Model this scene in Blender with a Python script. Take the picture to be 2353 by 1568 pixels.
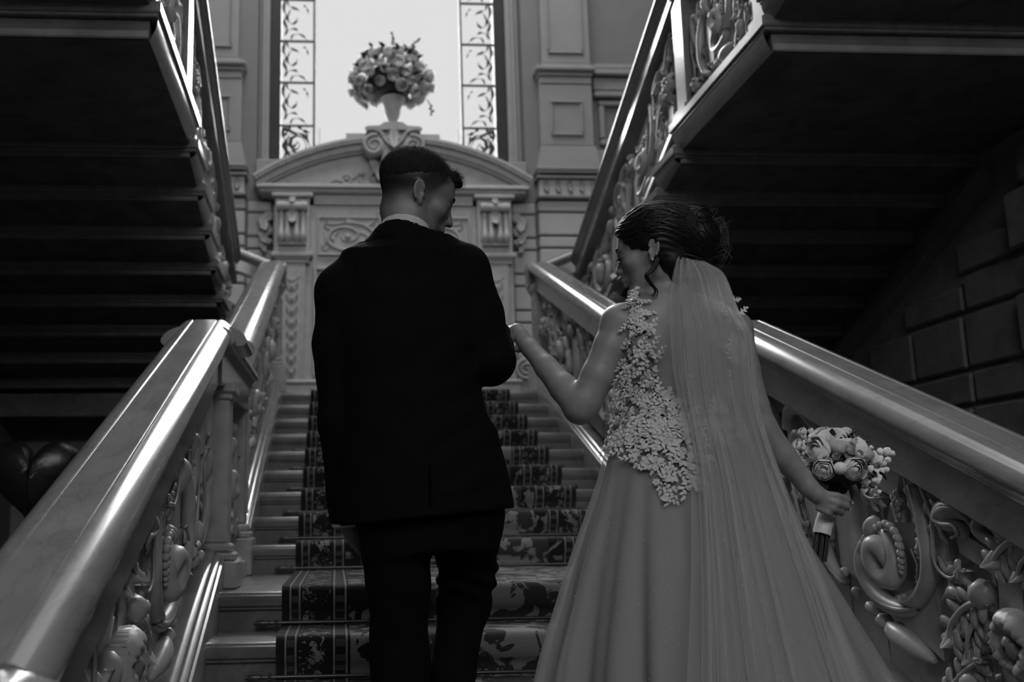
import bpy, bmesh, math, random
import numpy as np
from mathutils import Vector, Matrix, Euler

for _o in list(bpy.data.objects):
    bpy.data.objects.remove(_o)
SC = bpy.context.scene
COL = SC.collection
PI = math.pi
rnd = random.Random(7)

# ------------------------------------------------------------------ camera
PITCH, YAW, ROLL = 0.1795, 0.0683, -0.0127
CAMPOS = Vector((-0.5653, -3.6258, 0.2374))
cam_data = bpy.data.cameras.new('camera')
cam = bpy.data.objects.new('camera', cam_data)
COL.objects.link(cam)
SC.camera = cam
cam_data.sensor_width = 36.0
cam_data.lens = 2287.0 * 36.0 / 2353.0
cam_data.shift_x = (1176.5 - 925.97) / 2353.0
cam_data.clip_end = 100
_f = Vector((math.sin(YAW) * math.cos(PITCH), math.cos(YAW) * math.cos(PITCH), math.sin(PITCH)))
_r = Vector((math.cos(YAW), -math.sin(YAW), 0.0))
_u = _r.cross(_f)
_r2 = _r * math.cos(ROLL) + _u * math.sin(ROLL)
_u2 = -_r * math.sin(ROLL) + _u * math.cos(ROLL)
_m = Matrix((_r2, _u2, -_f)).transposed().to_4x4()
_m.translation = CAMPOS
cam.matrix_world = _m
cam_data.dof.use_dof = True
cam_data.dof.focus_distance = 2.62
cam_data.dof.aperture_fstop = 3.2

# ------------------------------------------------------------------ light
world = bpy.data.worlds.new('world')
SC.world = world
world.use_nodes = True
_bg = world.node_tree.nodes['Background']
_bg.inputs['Color'].default_value = (1, 1, 1, 1)
_bg.inputs['Strength'].default_value = 1.4

sun_data = bpy.data.lights.new('sun', 'SUN')
sun_data.energy = 17.0
sun_data.angle = math.radians(38)
sun = bpy.data.objects.new('sun', sun_data)
COL.objects.link(sun)
sun.rotation_euler = Vector((0.0, -0.86, -0.5)).to_track_quat('-Z', 'Y').to_euler()


def portal(name, loc, rot, sx, sy):
    d = bpy.data.lights.new(name, 'AREA')
    d.shape = 'RECTANGLE'
    d.size, d.size_y = sx, sy
    d.cycles.is_portal = True
    o = bpy.data.objects.new(name, d)
    o.location = loc
    o.rotation_euler = rot
    COL.objects.link(o)


portal('fill_opening_portal', (0, -9.15, 6.5), (PI / 2, 0, 0), 6.1, 3.8)  # invented opening above the back wall, made to let sky fill in
portal('roof_light_portal', (0, 3.45, 8.5), (0, 0, 0), 4.6, 3.7)
portal('window_portal', (0, 6.3, 5.9), (-PI / 2, 0, 0), 2.4, 4.1)

SC.view_settings.view_transform = 'Standard'
SC.view_settings.look = 'None'
SC.view_settings.gamma = 1.0
SC.view_settings.use_curve_mapping = False
SC.view_settings.exposure = 1.8
SC.cycles.adaptive_threshold = 0.06
SC.cycles.max_bounces = 5
SC.cycles.diffuse_bounces = 2
SC.cycles.glossy_bounces = 2
SC.cycles.transparent_max_bounces = 10
SC.cycles.caustics_reflective = False
SC.cycles.caustics_refractive = False

# ------------------------------------------------------------------ materials
def mat(name, col, rough=0.5, spec=0.5, noise=0.0, nscale=8.0, bump=0.0, bscale=40.0, stretch=None, sheen=0.0, veins=0.0):
    m = bpy.data.materials.new(name)
    m.use_nodes = True
    nt = m.node_tree
    b = nt.nodes['Principled BSDF']
    b.inputs['Base Color'].default_value = (col, col, col, 1)
    b.inputs['Roughness'].default_value = rough
    b.inputs['Specular IOR Level'].default_value = spec
    if sheen:
        b.inputs['Sheen Weight'].default_value = sheen
    tc = nt.nodes.new('ShaderNodeTexCoord')
    src = tc.outputs['Object']
    if stretch:
        mp = nt.nodes.new('ShaderNodeMapping')
        mp.inputs['Scale'].default_value = stretch
        nt.links.new(src, mp.inputs['Vector'])
        src = mp.outputs['Vector']
    if noise:
        n = nt.nodes.new('ShaderNodeTexNoise')
        n.inputs['Scale'].default_value = nscale
        n.inputs['Detail'].default_value = 6
        n.inputs['Distortion'].default_value = 0.6
        nt.links.new(src, n.inputs['Vector'])
        mr = nt.nodes.new('ShaderNodeMapRange')
        mr.inputs['From Min'].default_value = 0.3
        mr.inputs['From Max'].default_value = 0.7
        mr.inputs['To Min'].default_value = col * (1 - noise)
        mr.inputs['To Max'].default_value = min(1.0, col * (1 + noise * 0.6))
        nt.links.new(n.outputs['Fac'], mr.inputs['Value'])
        out = mr.outputs['Result']
        if veins:
            n2 = nt.nodes.new('ShaderNodeTexNoise')
            n2.inputs['Scale'].default_value = nscale * 0.6
            n2.inputs['Detail'].default_value = 8
            n2.inputs['Distortion'].default_value = 1.6
            nt.links.new(src, n2.inputs['Vector'])
            sb = nt.nodes.new('ShaderNodeMath'); sb.operation = 'SUBTRACT'; sb.inputs[1].default_value = 0.5
            nt.links.new(n2.outputs['Fac'], sb.inputs[0])
            ab = nt.nodes.new('ShaderNodeMath'); ab.operation = 'ABSOLUTE'
            nt.links.new(sb.outputs[0], ab.inputs[0])
            m2 = nt.nodes.new('ShaderNodeMapRange')
            m2.inputs['From Max'].default_value = 0.02
            m2.inputs['To Min'].default_value = 1 - veins
            m2.inputs['To Max'].default_value = 1.0
            nt.links.new(ab.outputs[0], m2.inputs['Value'])
            mu = nt.nodes.new('ShaderNodeMath'); mu.operation = 'MULTIPLY'
            nt.links.new(out, mu.inputs[0]); nt.links.new(m2.outputs['Result'], mu.inputs[1])
            out = mu.outputs[0]
        cb = nt.nodes.new('ShaderNodeCombineColor')
        for k in range(3):
            nt.links.new(out, cb.inputs[k])
        nt.links.new(cb.outputs[0], b.inputs['Base Color'])
    if bump:
        n3 = nt.nodes.new('ShaderNodeTexNoise')
        n3.inputs['Scale'].default_value = bscale
        n3.inputs['Detail'].default_value = 4
        nt.links.new(src, n3.inputs['Vector'])
        bp = nt.nodes.new('ShaderNodeBump')
        bp.inputs['Strength'].default_value = bump
        bp.inputs['Distance'].default_value = 0.01
        nt.links.new(n3.outputs['Fac'], bp.inputs['Height'])
        nt.links.new(bp.outputs['Normal'], b.inputs['Normal'])
    return m


M = {}
M['marble'] = mat('polished_marble', 0.245, 0.16, 0.6, noise=0.18, nscale=5, veins=0.16, stretch=(3, 1, 2))
M['carved'] = mat('carved_marble', 0.47, 0.36, 0.5, noise=0.25, nscale=9, bump=0.08, bscale=60)
M['step'] = mat('step_marble', 0.185, 0.22, 0.6, noise=0.28, nscale=7, veins=0.15, bump=0.04, bscale=90)
M['soffit'] = mat('shaded_step_underside', 0.15, 0.7, 0.2, noise=0.35, nscale=6, bump=0.1, bscale=50)  # step stone coloured darker to stand for shade under the flights
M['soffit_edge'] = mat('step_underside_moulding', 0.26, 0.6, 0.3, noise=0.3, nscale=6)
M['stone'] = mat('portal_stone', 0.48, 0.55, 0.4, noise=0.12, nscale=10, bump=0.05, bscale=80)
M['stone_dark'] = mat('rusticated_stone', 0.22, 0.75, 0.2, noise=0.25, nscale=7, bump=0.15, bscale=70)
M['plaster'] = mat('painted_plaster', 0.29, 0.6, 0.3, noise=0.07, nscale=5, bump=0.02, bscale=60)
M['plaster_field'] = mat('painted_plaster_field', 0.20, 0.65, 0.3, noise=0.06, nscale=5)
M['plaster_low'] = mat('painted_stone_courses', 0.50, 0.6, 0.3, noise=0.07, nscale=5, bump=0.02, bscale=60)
M['dark_wood'] = mat('dark_window_frame', 0.025, 0.5, 0.3, noise=0.2, nscale=12)
M['iron'] = mat('leaded_iron', 0.05, 0.5, 0.5, noise=0.2, nscale=20)
M['floor'] = mat('hall_floor_stone', 0.10, 0.4, 0.4, noise=0.3, nscale=3)
M['brass'] = mat('dark_brass_rod', 0.06, 0.3, 0.8, noise=0.2, nscale=30)
M['foil'] = mat('dark_foil', 0.012, 0.32, 0.5, bump=0.4, bscale=14)
M['suit'] = mat('black_wool', 0.003, 0.85, 0.12, noise=0.3, nscale=60, bump=0.1, bscale=300)
M['shirt'] = mat('white_cotton', 0.5, 0.7, 0.2)
M['shoe'] = mat('black_leather', 0.01, 0.3, 0.5)
M['hair_dark'] = mat('dark_hair', 0.007, 0.45, 0.3, noise=0.4, nscale=30)
M['hair_short'] = mat('short_hair', 0.012, 0.8, 0.15, noise=0.3, nscale=60)
M['satin'] = mat('ivory_satin', 0.26, 0.5, 0.3, noise=0.05, nscale=5)
M['lace'] = mat('lace', 0.66, 0.6, 0.3, noise=0.15, nscale=60, bump=0.3, bscale=200)
M['net'] = mat('nude_net', 0.22, 0.6, 0.2, noise=0.2, nscale=90, bump=0.3, bscale=300)
M['button'] = mat('covered_button', 0.62, 0.45, 0.4)
M['gem'] = mat('crystal', 0.8, 0.08, 1.0)
M['petal'] = mat('white_petal', 0.92, 0.6, 0.3, noise=0.15, nscale=40)
M['petal_grey'] = mat('cream_petal', 0.6, 0.6, 0.3, noise=0.2, nscale=40)
M['foliage'] = mat('foliage', 0.035, 0.55, 0.4, noise=0.4, nscale=30)
M['urn'] = mat('white_urn', 0.5, 0.4, 0.4, noise=0.1, nscale=10)
M['ribbon'] = mat('satin_ribbon', 0.75, 0.4, 0.4, noise=0.15, nscale=50)
M['stem'] = mat('dark_stem', 0.02, 0.5, 0.4)

def thin(name, col, amount=.5):
    """thin petals let light through"""
    m = mat(name, col, .6, .3, noise=.15, nscale=40)
    nt = m.node_tree
    tl = nt.nodes.new('ShaderNodeBsdfTranslucent'); tl.inputs['Color'].default_value = (col, col, col, 1)
    mx = nt.nodes.new('ShaderNodeMixShader'); mx.inputs[0].default_value = amount
    nt.links.new(nt.nodes['Principled BSDF'].outputs[0], mx.inputs[1]); nt.links.new(tl.outputs[0], mx.inputs[2])
    nt.links.new(mx.outputs[0], nt.nodes['Material Output'].inputs['Surface'])
    return m


M['petal_grey'] = thin('backlit_cream_petal', .66, .6)

# ------------------------------------------------------------------ object helpers
ORG = {}


def empty(name, loc, label=None, cat=None, group=None, kind=None):
    o = bpy.data.objects.new(name, None)
    o.location = loc
    o.empty_display_size = 0.1
    COL.objects.link(o)
    ORG[o.name] = Vector(loc)
    tag(o, label, cat, group, kind)
    return o


def tag(o, label=None, cat=None, group=None, kind=None):
    if label: o['label'] = label
    if cat: o['category'] = cat
    if group: o['group'] = group
    if kind: o['kind'] = kind
    return o


def link(name, me, parent=None, org=(0, 0, 0)):
    o = bpy.data.objects.new(name, me)
    COL.objects.link(o)
    org = Vector(org)
    if parent is not None:
        o.parent = parent
        o.location = org - ORG[parent.name]
    else:
        o.location = org
    ORG[o.name] = org
    return o


def mesh(name, verts, faces, m, parent=None, smooth=0, org=None):
    """one mesh object from world coordinates; smooth = angle in degrees (0 flat)"""
    v = np.asarray(verts, dtype=np.float64)
    if org is None:
        org = ORG[parent.name] if parent is not None else Vector(((v[:, 0].min() + v[:, 0].max()) / 2, (v[:, 1].min() + v[:, 1].max()) / 2, v[:, 2].min()))
    me = bpy.data.meshes.new(name)
    vv = v - np.array(org)
    if isinstance(faces, np.ndarray):
        faces = faces.tolist()
    me.from_pydata(vv.tolist(), [], faces)
    me.materials.append(m if not isinstance(m, str) else M[m])
    if smooth:
        me.shade_smooth()
        if smooth < 180:
            me.set_sharp_from_angle(angle=math.radians(smooth))
    me.validate()
    return link(name, me, parent, org)


class MB:
    def __init__(s):
        s.v = []; s.f = []

    def add(s, verts, faces):
        n = len(s.v)
        s.v.extend([tuple(map(float, p)) for p in verts])
        s.f.extend([tuple(int(i) + n for i in f) for f in faces])
        return s

    def box(s, x0, x1, y0, y1, z0, z1, c=0.0):
        if c <= 0:
            V = [(x0, y0, z0), (x1, y0, z0), (x1, y1, z0), (x0, y1, z0), (x0, y0, z1), (x1, y0, z1), (x1, y1, z1), (x0, y1, z1)]
            F = [(0, 3, 2, 1), (4, 5, 6, 7), (0, 1, 5, 4), (1, 2, 6, 5), (2, 3, 7, 6), (3, 0, 4, 7)]
            return s.add(V, F)
        V = []; idx = {}
        X = (x0, x1); Y = (y0, y1); Z = (z0, z1); sg = (1, -1)
        for i in (0, 1):
            for j in (0, 1):
                for k in (0, 1):
                    for ax in range(3):
                        p = [X[i], Y[j], Z[k]]
                        d = [c * sg[i], c * sg[j], c * sg[k]]
                        q = [p[t] + (0 if t == ax else d[t]) for t in range(3)]
                        idx[(i, j, k, ax)] = len(V); V.append(q)
        F = []
        for i in (0, 1):
            f = [idx[(i, 0, 0, 0)], idx[(i, 1, 0, 0)], idx[(i, 1, 1, 0)], idx[(i, 0, 1, 0)]]
            F.append(f if i else f[::-1])
            f = [idx[(0, i, 0, 1)], idx[(0, i, 1, 1)], idx[(1, i, 1, 1)], idx[(1, i, 0, 1)]]
            F.append(f if i else f[::-1])
            f = [idx[(0, 0, i, 2)], idx[(1, 0, i, 2)], idx[(1, 1, i, 2)], idx[(0, 1, i, 2)]]
            F.append(f if i else f[::-1])
        for a in (0, 1):
            for b in (0, 1):
                F.append([idx[(a, b, 0, 0)], idx[(a, b, 1, 0)], idx[(a, b, 1, 1)], idx[(a, b, 0, 1)]])
                F.append([idx[(a, 0, b, 0)], idx[(a, 0, b, 2)], idx[(a, 1, b, 2)], idx[(a, 1, b, 0)]])
                F.append([idx[(0, a, b, 1)], idx[(1, a, b, 1)], idx[(1, a, b, 2)], idx[(0, a, b, 2)]])
        for i in (0, 1):
            for j in (0, 1):
                for k in (0, 1):
                    F.append([idx[(i, j, k, 0)], idx[(i, j, k, 1)], idx[(i, j, k, 2)]])
        return s.add(V, F)

    def sweep(s, prof, fn, ts, caps=True):
        """closed profile [(u,v)] swept over ts by fn(u,v,t)->xyz"""
        n = len(prof)
        V = [fn(u, v, t) for t in ts for (u, v) in prof]
        F = []
        for k in range(len(ts) - 1):
            for i in range(n):
                j = (i + 1) % n
                F.append((k * n + i, k * n + j, (k + 1) * n + j, (k + 1) * n + i))
        if caps:
            F.append(tuple(range(n))[::-1])
            F.append(tuple((len(ts) - 1) * n + i for i in range(n)))
        return s.add(V, F)

    def tube(s, pts, radii, seg=8, caps=True, flat=None):
        """round tube along 3-D points (parallel transport)"""
        P = [Vector(p) for p in pts]
        n = len(P)
        if not hasattr(radii, '__len__'):
            radii = [radii] * n
        T = []
        for i in range(n):
            t = (P[min(i + 1, n - 1)] - P[max(i - 1, 0)])
            T.append(t.normalized() if t.length > 1e-9 else Vector((0, 0, 1)))
        up = Vector((0, 0, 1)) if abs(T[0].z) < 0.9 else Vector((1, 0, 0))
        a = T[0].cross(up).normalized()
        V = []; F = []
        for i in range(n):
            if i:
                q = T[i - 1].rotation_difference(T[i])
                a = (q @ a).normalized()
            b = T[i].cross(a)
            for k in range(seg):
                th = 2 * PI * k / seg
                V.append(P[i] + (a * math.cos(th) + b * math.sin(th)) * radii[i])
        for i in range(n - 1):
            for k in range(seg):
                l = (k + 1) % seg
                F.append((i * seg + k, i * seg + l, (i + 1) * seg + l, (i + 1) * seg + k))
        if caps:
            F.append(tuple(range(seg))[::-1])
            F.append(tuple((n - 1) * seg + k for k in range(seg)))
        return s.add(V, F)

    def lathe(s, prof, c, seg=16, axis='z'):
        """prof [(r,h)] around a vertical axis at c"""
        V = []; F = []
        n = len(prof)
        for i in range(seg):
            th = 2 * PI * i / seg
            for r, h in prof:
                V.append((c[0] + r * math.cos(th), c[1] + r * math.sin(th), c[2] + h) if axis == 'z' else
                         (c[0] + h, c[1] + r * math.cos(th), c[2] + r * math.sin(th)) if axis == 'x' else
                         (c[0] + r * math.cos(th), c[1] + h, c[2] + r * math.sin(th)))
        for i in range(seg):
            j = (i + 1) % seg
            for k in range(n - 1):
                F.append((i * n + k, j * n + k, j * n + k + 1, i * n + k + 1))
        return s.add(V, F)

    def ball(s, c, r, seg=10, rings=7, sc=(1, 1, 1)):
        V = [(c[0], c[1], c[2] - r * sc[2])]; F = []
        for i in range(1, rings):
            ph = -PI / 2 + PI * i / rings
            for k in range(seg):
                th = 2 * PI * k / seg
                V.append((c[0] + r * sc[0] * math.cos(ph) * math.cos(th), c[1] + r * sc[1] * math.cos(ph) * math.sin(th), c[2] + r * sc[2] * math.sin(ph)))
        V.append((c[0], c[1], c[2] + r * sc[2]))
        for k in range(seg):
            l = (k + 1) % seg
            F.append((0, 1 + l, 1 + k))
            for i in range(rings - 2):
                F.append((1 + i * seg + k, 1 + i * seg + l, 1 + (i + 1) * seg + l, 1 + (i + 1) * seg + k))
            F.append((len(V) - 1, 1 + (rings - 2) * seg + k, 1 + (rings - 2) * seg + l))
        return s.add(V, F)

    def build(s, name, m, parent=None, smooth=0, org=None):
        return mesh(name, s.v, s.f, m, parent, smooth, org)


def catmull(pts, n):
    """resample control points (any dimension) with a Catmull-Rom spline to n points"""
    P = np.asarray(pts, float)
    if P.ndim == 1:
        P = P[:, None]
    Q = np.vstack([2 * P[0] - P[1], P, 2 * P[-1] - P[-2]])
    out = []
    m = len(P) - 1
    for i in range(n):
        t = i / (n - 1) * m
        k = min(int(t), m - 1)
        u = t - k
        p0, p1, p2, p3 = Q[k], Q[k + 1], Q[k + 2], Q[k + 3]
        out.append(0.5 * ((2 * p1) + (-p0 + p2) * u + (2 * p0 - 5 * p1 + 4 * p2 - p3) * u * u + (-p0 + 3 * p1 - 3 * p2 + p3) * u ** 3))
    return np.array(out)


def flat_poly(mb, poly, fn, d0, d1):
    """prism over a 2-D polygon, between depths d0 and d1; fn(a,h,d)->xyz"""
    n = len(poly)
    V = [fn(a, h, d0) for a, h in poly] + [fn(a, h, d1) for a, h in poly]
    F = [tuple(range(n))[::-1], tuple(range(n, 2 * n))]
    for i in range(n):
        j = (i + 1) % n
        F.append((i, j, n + j, n + i))
    mb.add(V, F)

# ------------------------------------------------------------------ the setting
S = 0.134 / 0.33            # pitch of every flight
RI, TR, LAND = 0.134, 0.33, 1.203
ZF = -8 * RI                # hall floor
ZL = 9 * RI                 # upper landing
YL = LAND + 8 * TR          # its front nosing (3.843)
XW = 3.07                   # side walls
YW = 5.9                    # window wall


def struct(o):
    o['kind'] = 'structure'
    return o


struct(MB().box(-XW - .3, XW + .3, -9.2, 6.3, ZF - .15, ZF).build('floor', 'floor'))
struct(MB().box(-XW, XW, YL + .02, YW, ZL - .17, ZL - .001).build('floor', 'step'))
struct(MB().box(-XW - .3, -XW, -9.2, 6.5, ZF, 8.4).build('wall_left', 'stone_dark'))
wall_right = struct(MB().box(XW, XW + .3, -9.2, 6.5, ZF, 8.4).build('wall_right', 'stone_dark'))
struct(MB().box(-XW - .3, XW + .3, -9.5, -9.2, ZF, 4.6).build('wall_back', 'plaster_field'))
cl = MB()
SKX, SKY0, SKY1 = 2.3, 1.6, 5.3
cl.box(-XW - .3, XW + .3, -9.2, SKY0, 8.4, 8.6)
cl.box(-XW - .3, XW + .3, SKY1, 6.5, 8.4, 8.6)
cl.box(-XW - .3, -SKX, SKY0, SKY1, 8.4, 8.6)
cl.box(SKX, XW + .3, SKY0, SKY1, 8.4, 8.6)
# roof light upstand, its tall far wall added to keep the sun out
cl.box(-SKX - .2, SKX + .2, SKY1, SKY1 + .2, 8.6, 13.0)
cl.box(-SKX - .2, -SKX, SKY0, SKY1, 8.6, 9.2)
cl.box(SKX, SKX + .2, SKY0, SKY1, 8.6, 9.2)
struct(cl.build('ceiling', 'plaster'))
WX0, WX1, WZ0, WZ1 = -1.36, 1.36, 3.72, 8.0
wf = MB()
wf.box(-XW, WX0, YW, YW + .45, ZF, 8.4)
wf.box(WX1, XW, YW, YW + .45, ZF, 8.4)
wf.box(WX0, WX1, YW, YW + .45, ZF, WZ0)
wf.box(WX0, WX1, YW, YW + .45, WZ1, 8.4)
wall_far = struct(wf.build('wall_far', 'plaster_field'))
# closing walls under the upper landing, on either side of the stair
for sx, nm in ((-1, 'left'), (1, 'right')):
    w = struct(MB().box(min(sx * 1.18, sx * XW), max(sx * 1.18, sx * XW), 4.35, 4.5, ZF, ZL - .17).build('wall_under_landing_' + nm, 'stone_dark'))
    b = MB()
    b.box(min(sx * 1.2, sx * XW), max(sx * 1.2, sx * XW), 4.30, 4.349, .62, .70, .01)
    b.box(min(sx * 1.2, sx * XW), max(sx * 1.2, sx * XW), 4.32, 4.349, .54, .615, .006)
    b.build('cornice_band', 'stone_dark', w)
    b = MB()
    for xa, xb in ((1.45, 1.95), (2.1, 2.9)):
        x0, x1 = sorted((sx * xa, sx * xb))
        b.box(x0, x1, 4.31, 4.349, -.7, .5, .012)
    b.build('raised_panel', 'stone_dark', w)

# rusticated blocks and the sloping string on the right wall
zj = [ZF]
hts = [.33, .22, .31, .2, .33, .21, .32, .2, .33, .22, .33, .22]
while zj[-1] < 3.4:
    zj.append(zj[-1] + hts[(len(zj) - 1) % len(hts)])
for k in range(len(zj) - 1):
    z0, z1 = zj[k] + .012, zj[k + 1] - .012
    y = -2.9 + (.31 if k % 2 else 0)
    while y < 4.3:
        ln = (.62 if (k % 2) else .52)
        pier = y < 1.05
        y1 = min(y + ln, 4.33) if not pier else min(y + ln, 1.35)
        # underside of the upper flight limits the wall
        ztop = 2.412 - .26 - max(0, (y1 - 1.45)) * S
        zt = min(z1, ztop - .24)
        if pier:
            zt = min(z1, 2.2)
        if zt - z0 > .06:
            d = .085 if pier else .03
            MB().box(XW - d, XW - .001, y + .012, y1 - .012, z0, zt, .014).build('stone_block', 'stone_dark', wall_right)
        y = y1
mb = MB()
mb.sweep([(-.06, -.24), (-.06, -.21), (-.035, -.19), (-.045, -.1), (-.02, -.06), (0, -.05), (0, -.25)],
         lambda u, v, t: (XW + u, t, 2.412 - .17 - (t - 1.45) * S + v), [1.4, 4.3])
mb.build('wall_string', 'stone_dark', wall_right)

# ------------------------------------------------------------------ lower stair
stair = empty('staircase', (0, .6, ZF), 'wide light marble staircase climbing to the landing below the window', 'staircase')
NOSE = [(0.0, -.045), (0.004, -.050), (.010, -.054), (.010, -.060), (.022, -.066), (.026, -RI), (.40, -RI), (.40, 0), (.016, 0), (.008, -.0025), (.0025, -.008), (0, -.016)]


def stair_y(k):
    return (k * TR) if k <= 0 else LAND + (k - 1) * TR


def tread_z(y):
    """height of the lower stair's walking surface at y"""
    z = ZF
    for k in range(-7, 10):
        if y >= stair_y(k):
            z = k * RI
    return z


for k in range(-7, 10):
    y0, z0 = stair_y(k), k * RI
    prof = [(u if u < .39 else (LAND + .03 if k == 0 else u), v) for u, v in NOSE]
    MB().sweep(prof, lambda u, v, t: (t, y0 + u, z0 + v), [-1.03, 1.03]).build('step', 'step', stair, 40)
for sx in (-1, 1):
    mb = MB()
    poly = [(-2.45, ZF), (-2.35, ZF + .25), (0.0, -.04), (LAND, -.04), (4.3, 1.2), (4.3, ZF)]
    n = len(poly)
    flat_poly(mb, poly, lambda a, h, d: (sx * d, a, h), 1.0, 1.19)
    mb.build('side_wall', 'carved', stair)

# carpet runner
CW = 1.51
path = []
for k in range(-8, 10):
    if k == -8:
        path.append((-3.4, ZF + .010)); path.append((stair_y(-7) + .014, ZF + .010)); continue
    y0, z0 = stair_y(k), k * RI
    path += [(y0 + .014, z0 - RI + .03), (y0 + .012, z0 - .070), (y0 - .004, z0 - .055), (y0 - .012, z0 - .03), (y0 - .012, z0 - .004), (y0 - .003, z0 + .009), (y0 + .02, z0 + .012)]
    yn = stair_y(k + 1) if k < 9 else YW - .25
    path.append((yn + (.0 if k < 9 else 0), z0 + .011))
path = [p for i, p in enumerate(path)]
Vc = []; Fc = []; UV = []
sl = [0.0]
for i in range(1, len(path)):
    sl.append(sl[-1] + math.hypot(path[i][0] - path[i - 1][0], path[i][1] - path[i - 1][1]))
NX = 2
for (y, z), s_ in zip(path, sl):
    for j in range(NX):
        x = -CW / 2 + CW * j / (NX - 1)
        Vc.append((x, y, z)); UV.append((x, s_))
for i in range(len(path) - 1):
    for j in range(NX - 1):
        Fc.append((i * NX + j, i * NX + j + 1, (i + 1) * NX + j + 1, (i + 1) * NX + j))

mc = bpy.data.materials.new('patterned_carpet'); mc.use_nodes = True
nt = mc.node_tree; B_ = nt.nodes['Principled BSDF']
B_.inputs['Roughness'].default_value = 0.95
B_.inputs['Specular IOR Level'].default_value = 0.1
B_.inputs['Sheen Weight'].default_value = 0.12


def N(t, **kw):
    n = nt.nodes.new(t)
    for k, v in kw.items():
        setattr(n, k, v)
    return n


def mth(op, a, b=None, c=None):
    n = nt.nodes.new('ShaderNodeMath'); n.operation = op
    for i, x in enumerate((a, b, c)):
        if x is None: continue
        if isinstance(x, (int, float)): n.inputs[i].default_value = x
        else: nt.links.new(x, n.inputs[i])
    return n.outputs[0]


uvn = N('ShaderNodeUVMap')
sep = N('ShaderNodeSeparateXYZ'); nt.links.new(uvn.outputs[0], sep.inputs[0])
ax = mth('ABSOLUTE', sep.outputs[0])
vor = N('ShaderNodeTexVoronoi'); vor.inputs['Scale'].default_value = 22.0
nt.links.new(uvn.outputs[0], vor.inputs['Vector'])
noi = N('ShaderNodeTexNoise'); noi.inputs['Scale'].default_value = 34.0; noi.inputs['Detail'].default_value = 2; noi.inputs['Distortion'].default_value = 2.5
nt.links.new(uvn.outputs[0], noi.inputs['Vector'])
flor = mth('GREATER_THAN', mth('SUBTRACT', noi.outputs['Fac'], mth('MULTIPLY', vor.outputs['Distance'], .45)), .36)


def band(lo, hi):
    return mth('MULTIPLY', mth('GREATER_THAN', ax, lo), mth('LESS_THAN', ax, hi))


inband = band(.585, .682)
noi2 = N('ShaderNodeTexNoise'); noi2.inputs['Scale'].default_value = 7.0; noi2.inputs['Distortion'].default_value = 2.2; noi2.inputs['Detail'].default_value = 4
nt.links.new(uvn.outputs[0], noi2.inputs['Vector'])
vor2 = N('ShaderNodeTexVoronoi'); vor2.inputs['Scale'].default_value = 5.0
nt.links.new(uvn.outputs[0], vor2.inputs['Vector'])
flor2 = mth('MULTIPLY', mth('GREATER_THAN', mth('SUBTRACT', noi2.outputs['Fac'], mth('MULTIPLY', vor2.outputs['Distance'], .25)), .40), band(-1, .520))
lines = mth('MAXIMUM', mth('MAXIMUM', band(.722, .728), band(.690, .696)), mth('MAXIMUM', band(.569, .575), band(.529, .535)))
small = mth('MULTIPLY', mth('MAXIMUM', band(.698, .720), band(.537, .567)), mth('GREATER_THAN', mth('SINE', mth('MULTIPLY', sep.outputs[1], 150.0)), .1))
tot = mth('MAXIMUM', mth('MAXIMUM', mth('MULTIPLY', flor, inband), mth('MULTIPLY', flor2, .8)), mth('MAXIMUM', lines, mth('MULTIPLY', small, .22)))
tot = mth('ADD', mth('MULTIPLY', tot, .85), mth('MULTIPLY', band(-1, .45), .12))
fin = N('ShaderNodeTexNoise'); fin.inputs['Scale'].default_value = 260.0
nt.links.new(uvn.outputs[0], fin.inputs['Vector'])
val = mth('MULTIPLY', mth('ADD', mth('MULTIPLY', tot, .30), .012), mth('ADD', fin.outputs['Fac'], .5))
cc = N('ShaderNodeCombineColor')
for k in range(3): nt.links.new(val, cc.inputs[k])
nt.links.new(cc.outputs[0], B_.inputs['Base Color'])
bp = N('ShaderNodeBump'); bp.inputs['Strength'].default_value = .5; bp.inputs['Distance'].default_value = .004
nt.links.new(fin.outputs['Fac'], bp.inputs['Height']); nt.links.new(bp.outputs['Normal'], B_.inputs['Normal'])
carpet = mesh('stair_carpet', Vc, Fc, mc, None, 60)
uvl = carpet.data.uv_layers.new(name='UVMap')
for lp in carpet.data.loops:
    uvl.data[lp.index].uv = UV[lp.vertex_index]
sol = carpet.modifiers.new('thickness', 'SOLIDIFY'); sol.thickness = .008; sol.offset = 1
tag(carpet, 'dark floral carpet runner laid down the middle of the marble stairs', 'carpet')

# stair rods
ORD = ['first', 'second', 'third', 'fourth', 'fifth', 'sixth', 'seventh', 'eighth', 'ninth']
for k in range(-6, 10):
    y, z = stair_y(k) - .006, (k - 1) * RI + .028
    if k >= 2: lb = 'dark carpet rod at the foot of the %s riser above the half-way landing' % ORD[k - 1]
    elif k == 1: lb = 'dark carpet rod where the carpeted half-way landing meets the upper steps'
    else: lb = 'dark carpet rod at the foot of the %s riser below the half-way landing' % ORD[-k]
    r = empty('stair_rod', (0, y, z), lb, 'stair rod', 'stair rods across the carpet')
    MB().tube([(-.80, y, z), (.80, y, z)], .0065, 8).build('rod', 'brass', r, 60)
    for sx in (-1, 1):
        p = [(0, 0), (.008, .002), (.009, .008), (.007, .012), (.009, .02), (.010, .05), (.007, .056), (.008, .06), (0, .063)]
        MB().lathe([(a, sx * (.79 + b)) for a, b in p], (0, y, z), 10, 'x').build('finial', 'brass', r, 50)
        MB().box(sx * .775 - .005, sx * .775 + .005, y - .009, y + .016, z - .010, z + .010, .002).build('bracket', 'brass', r)

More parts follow.
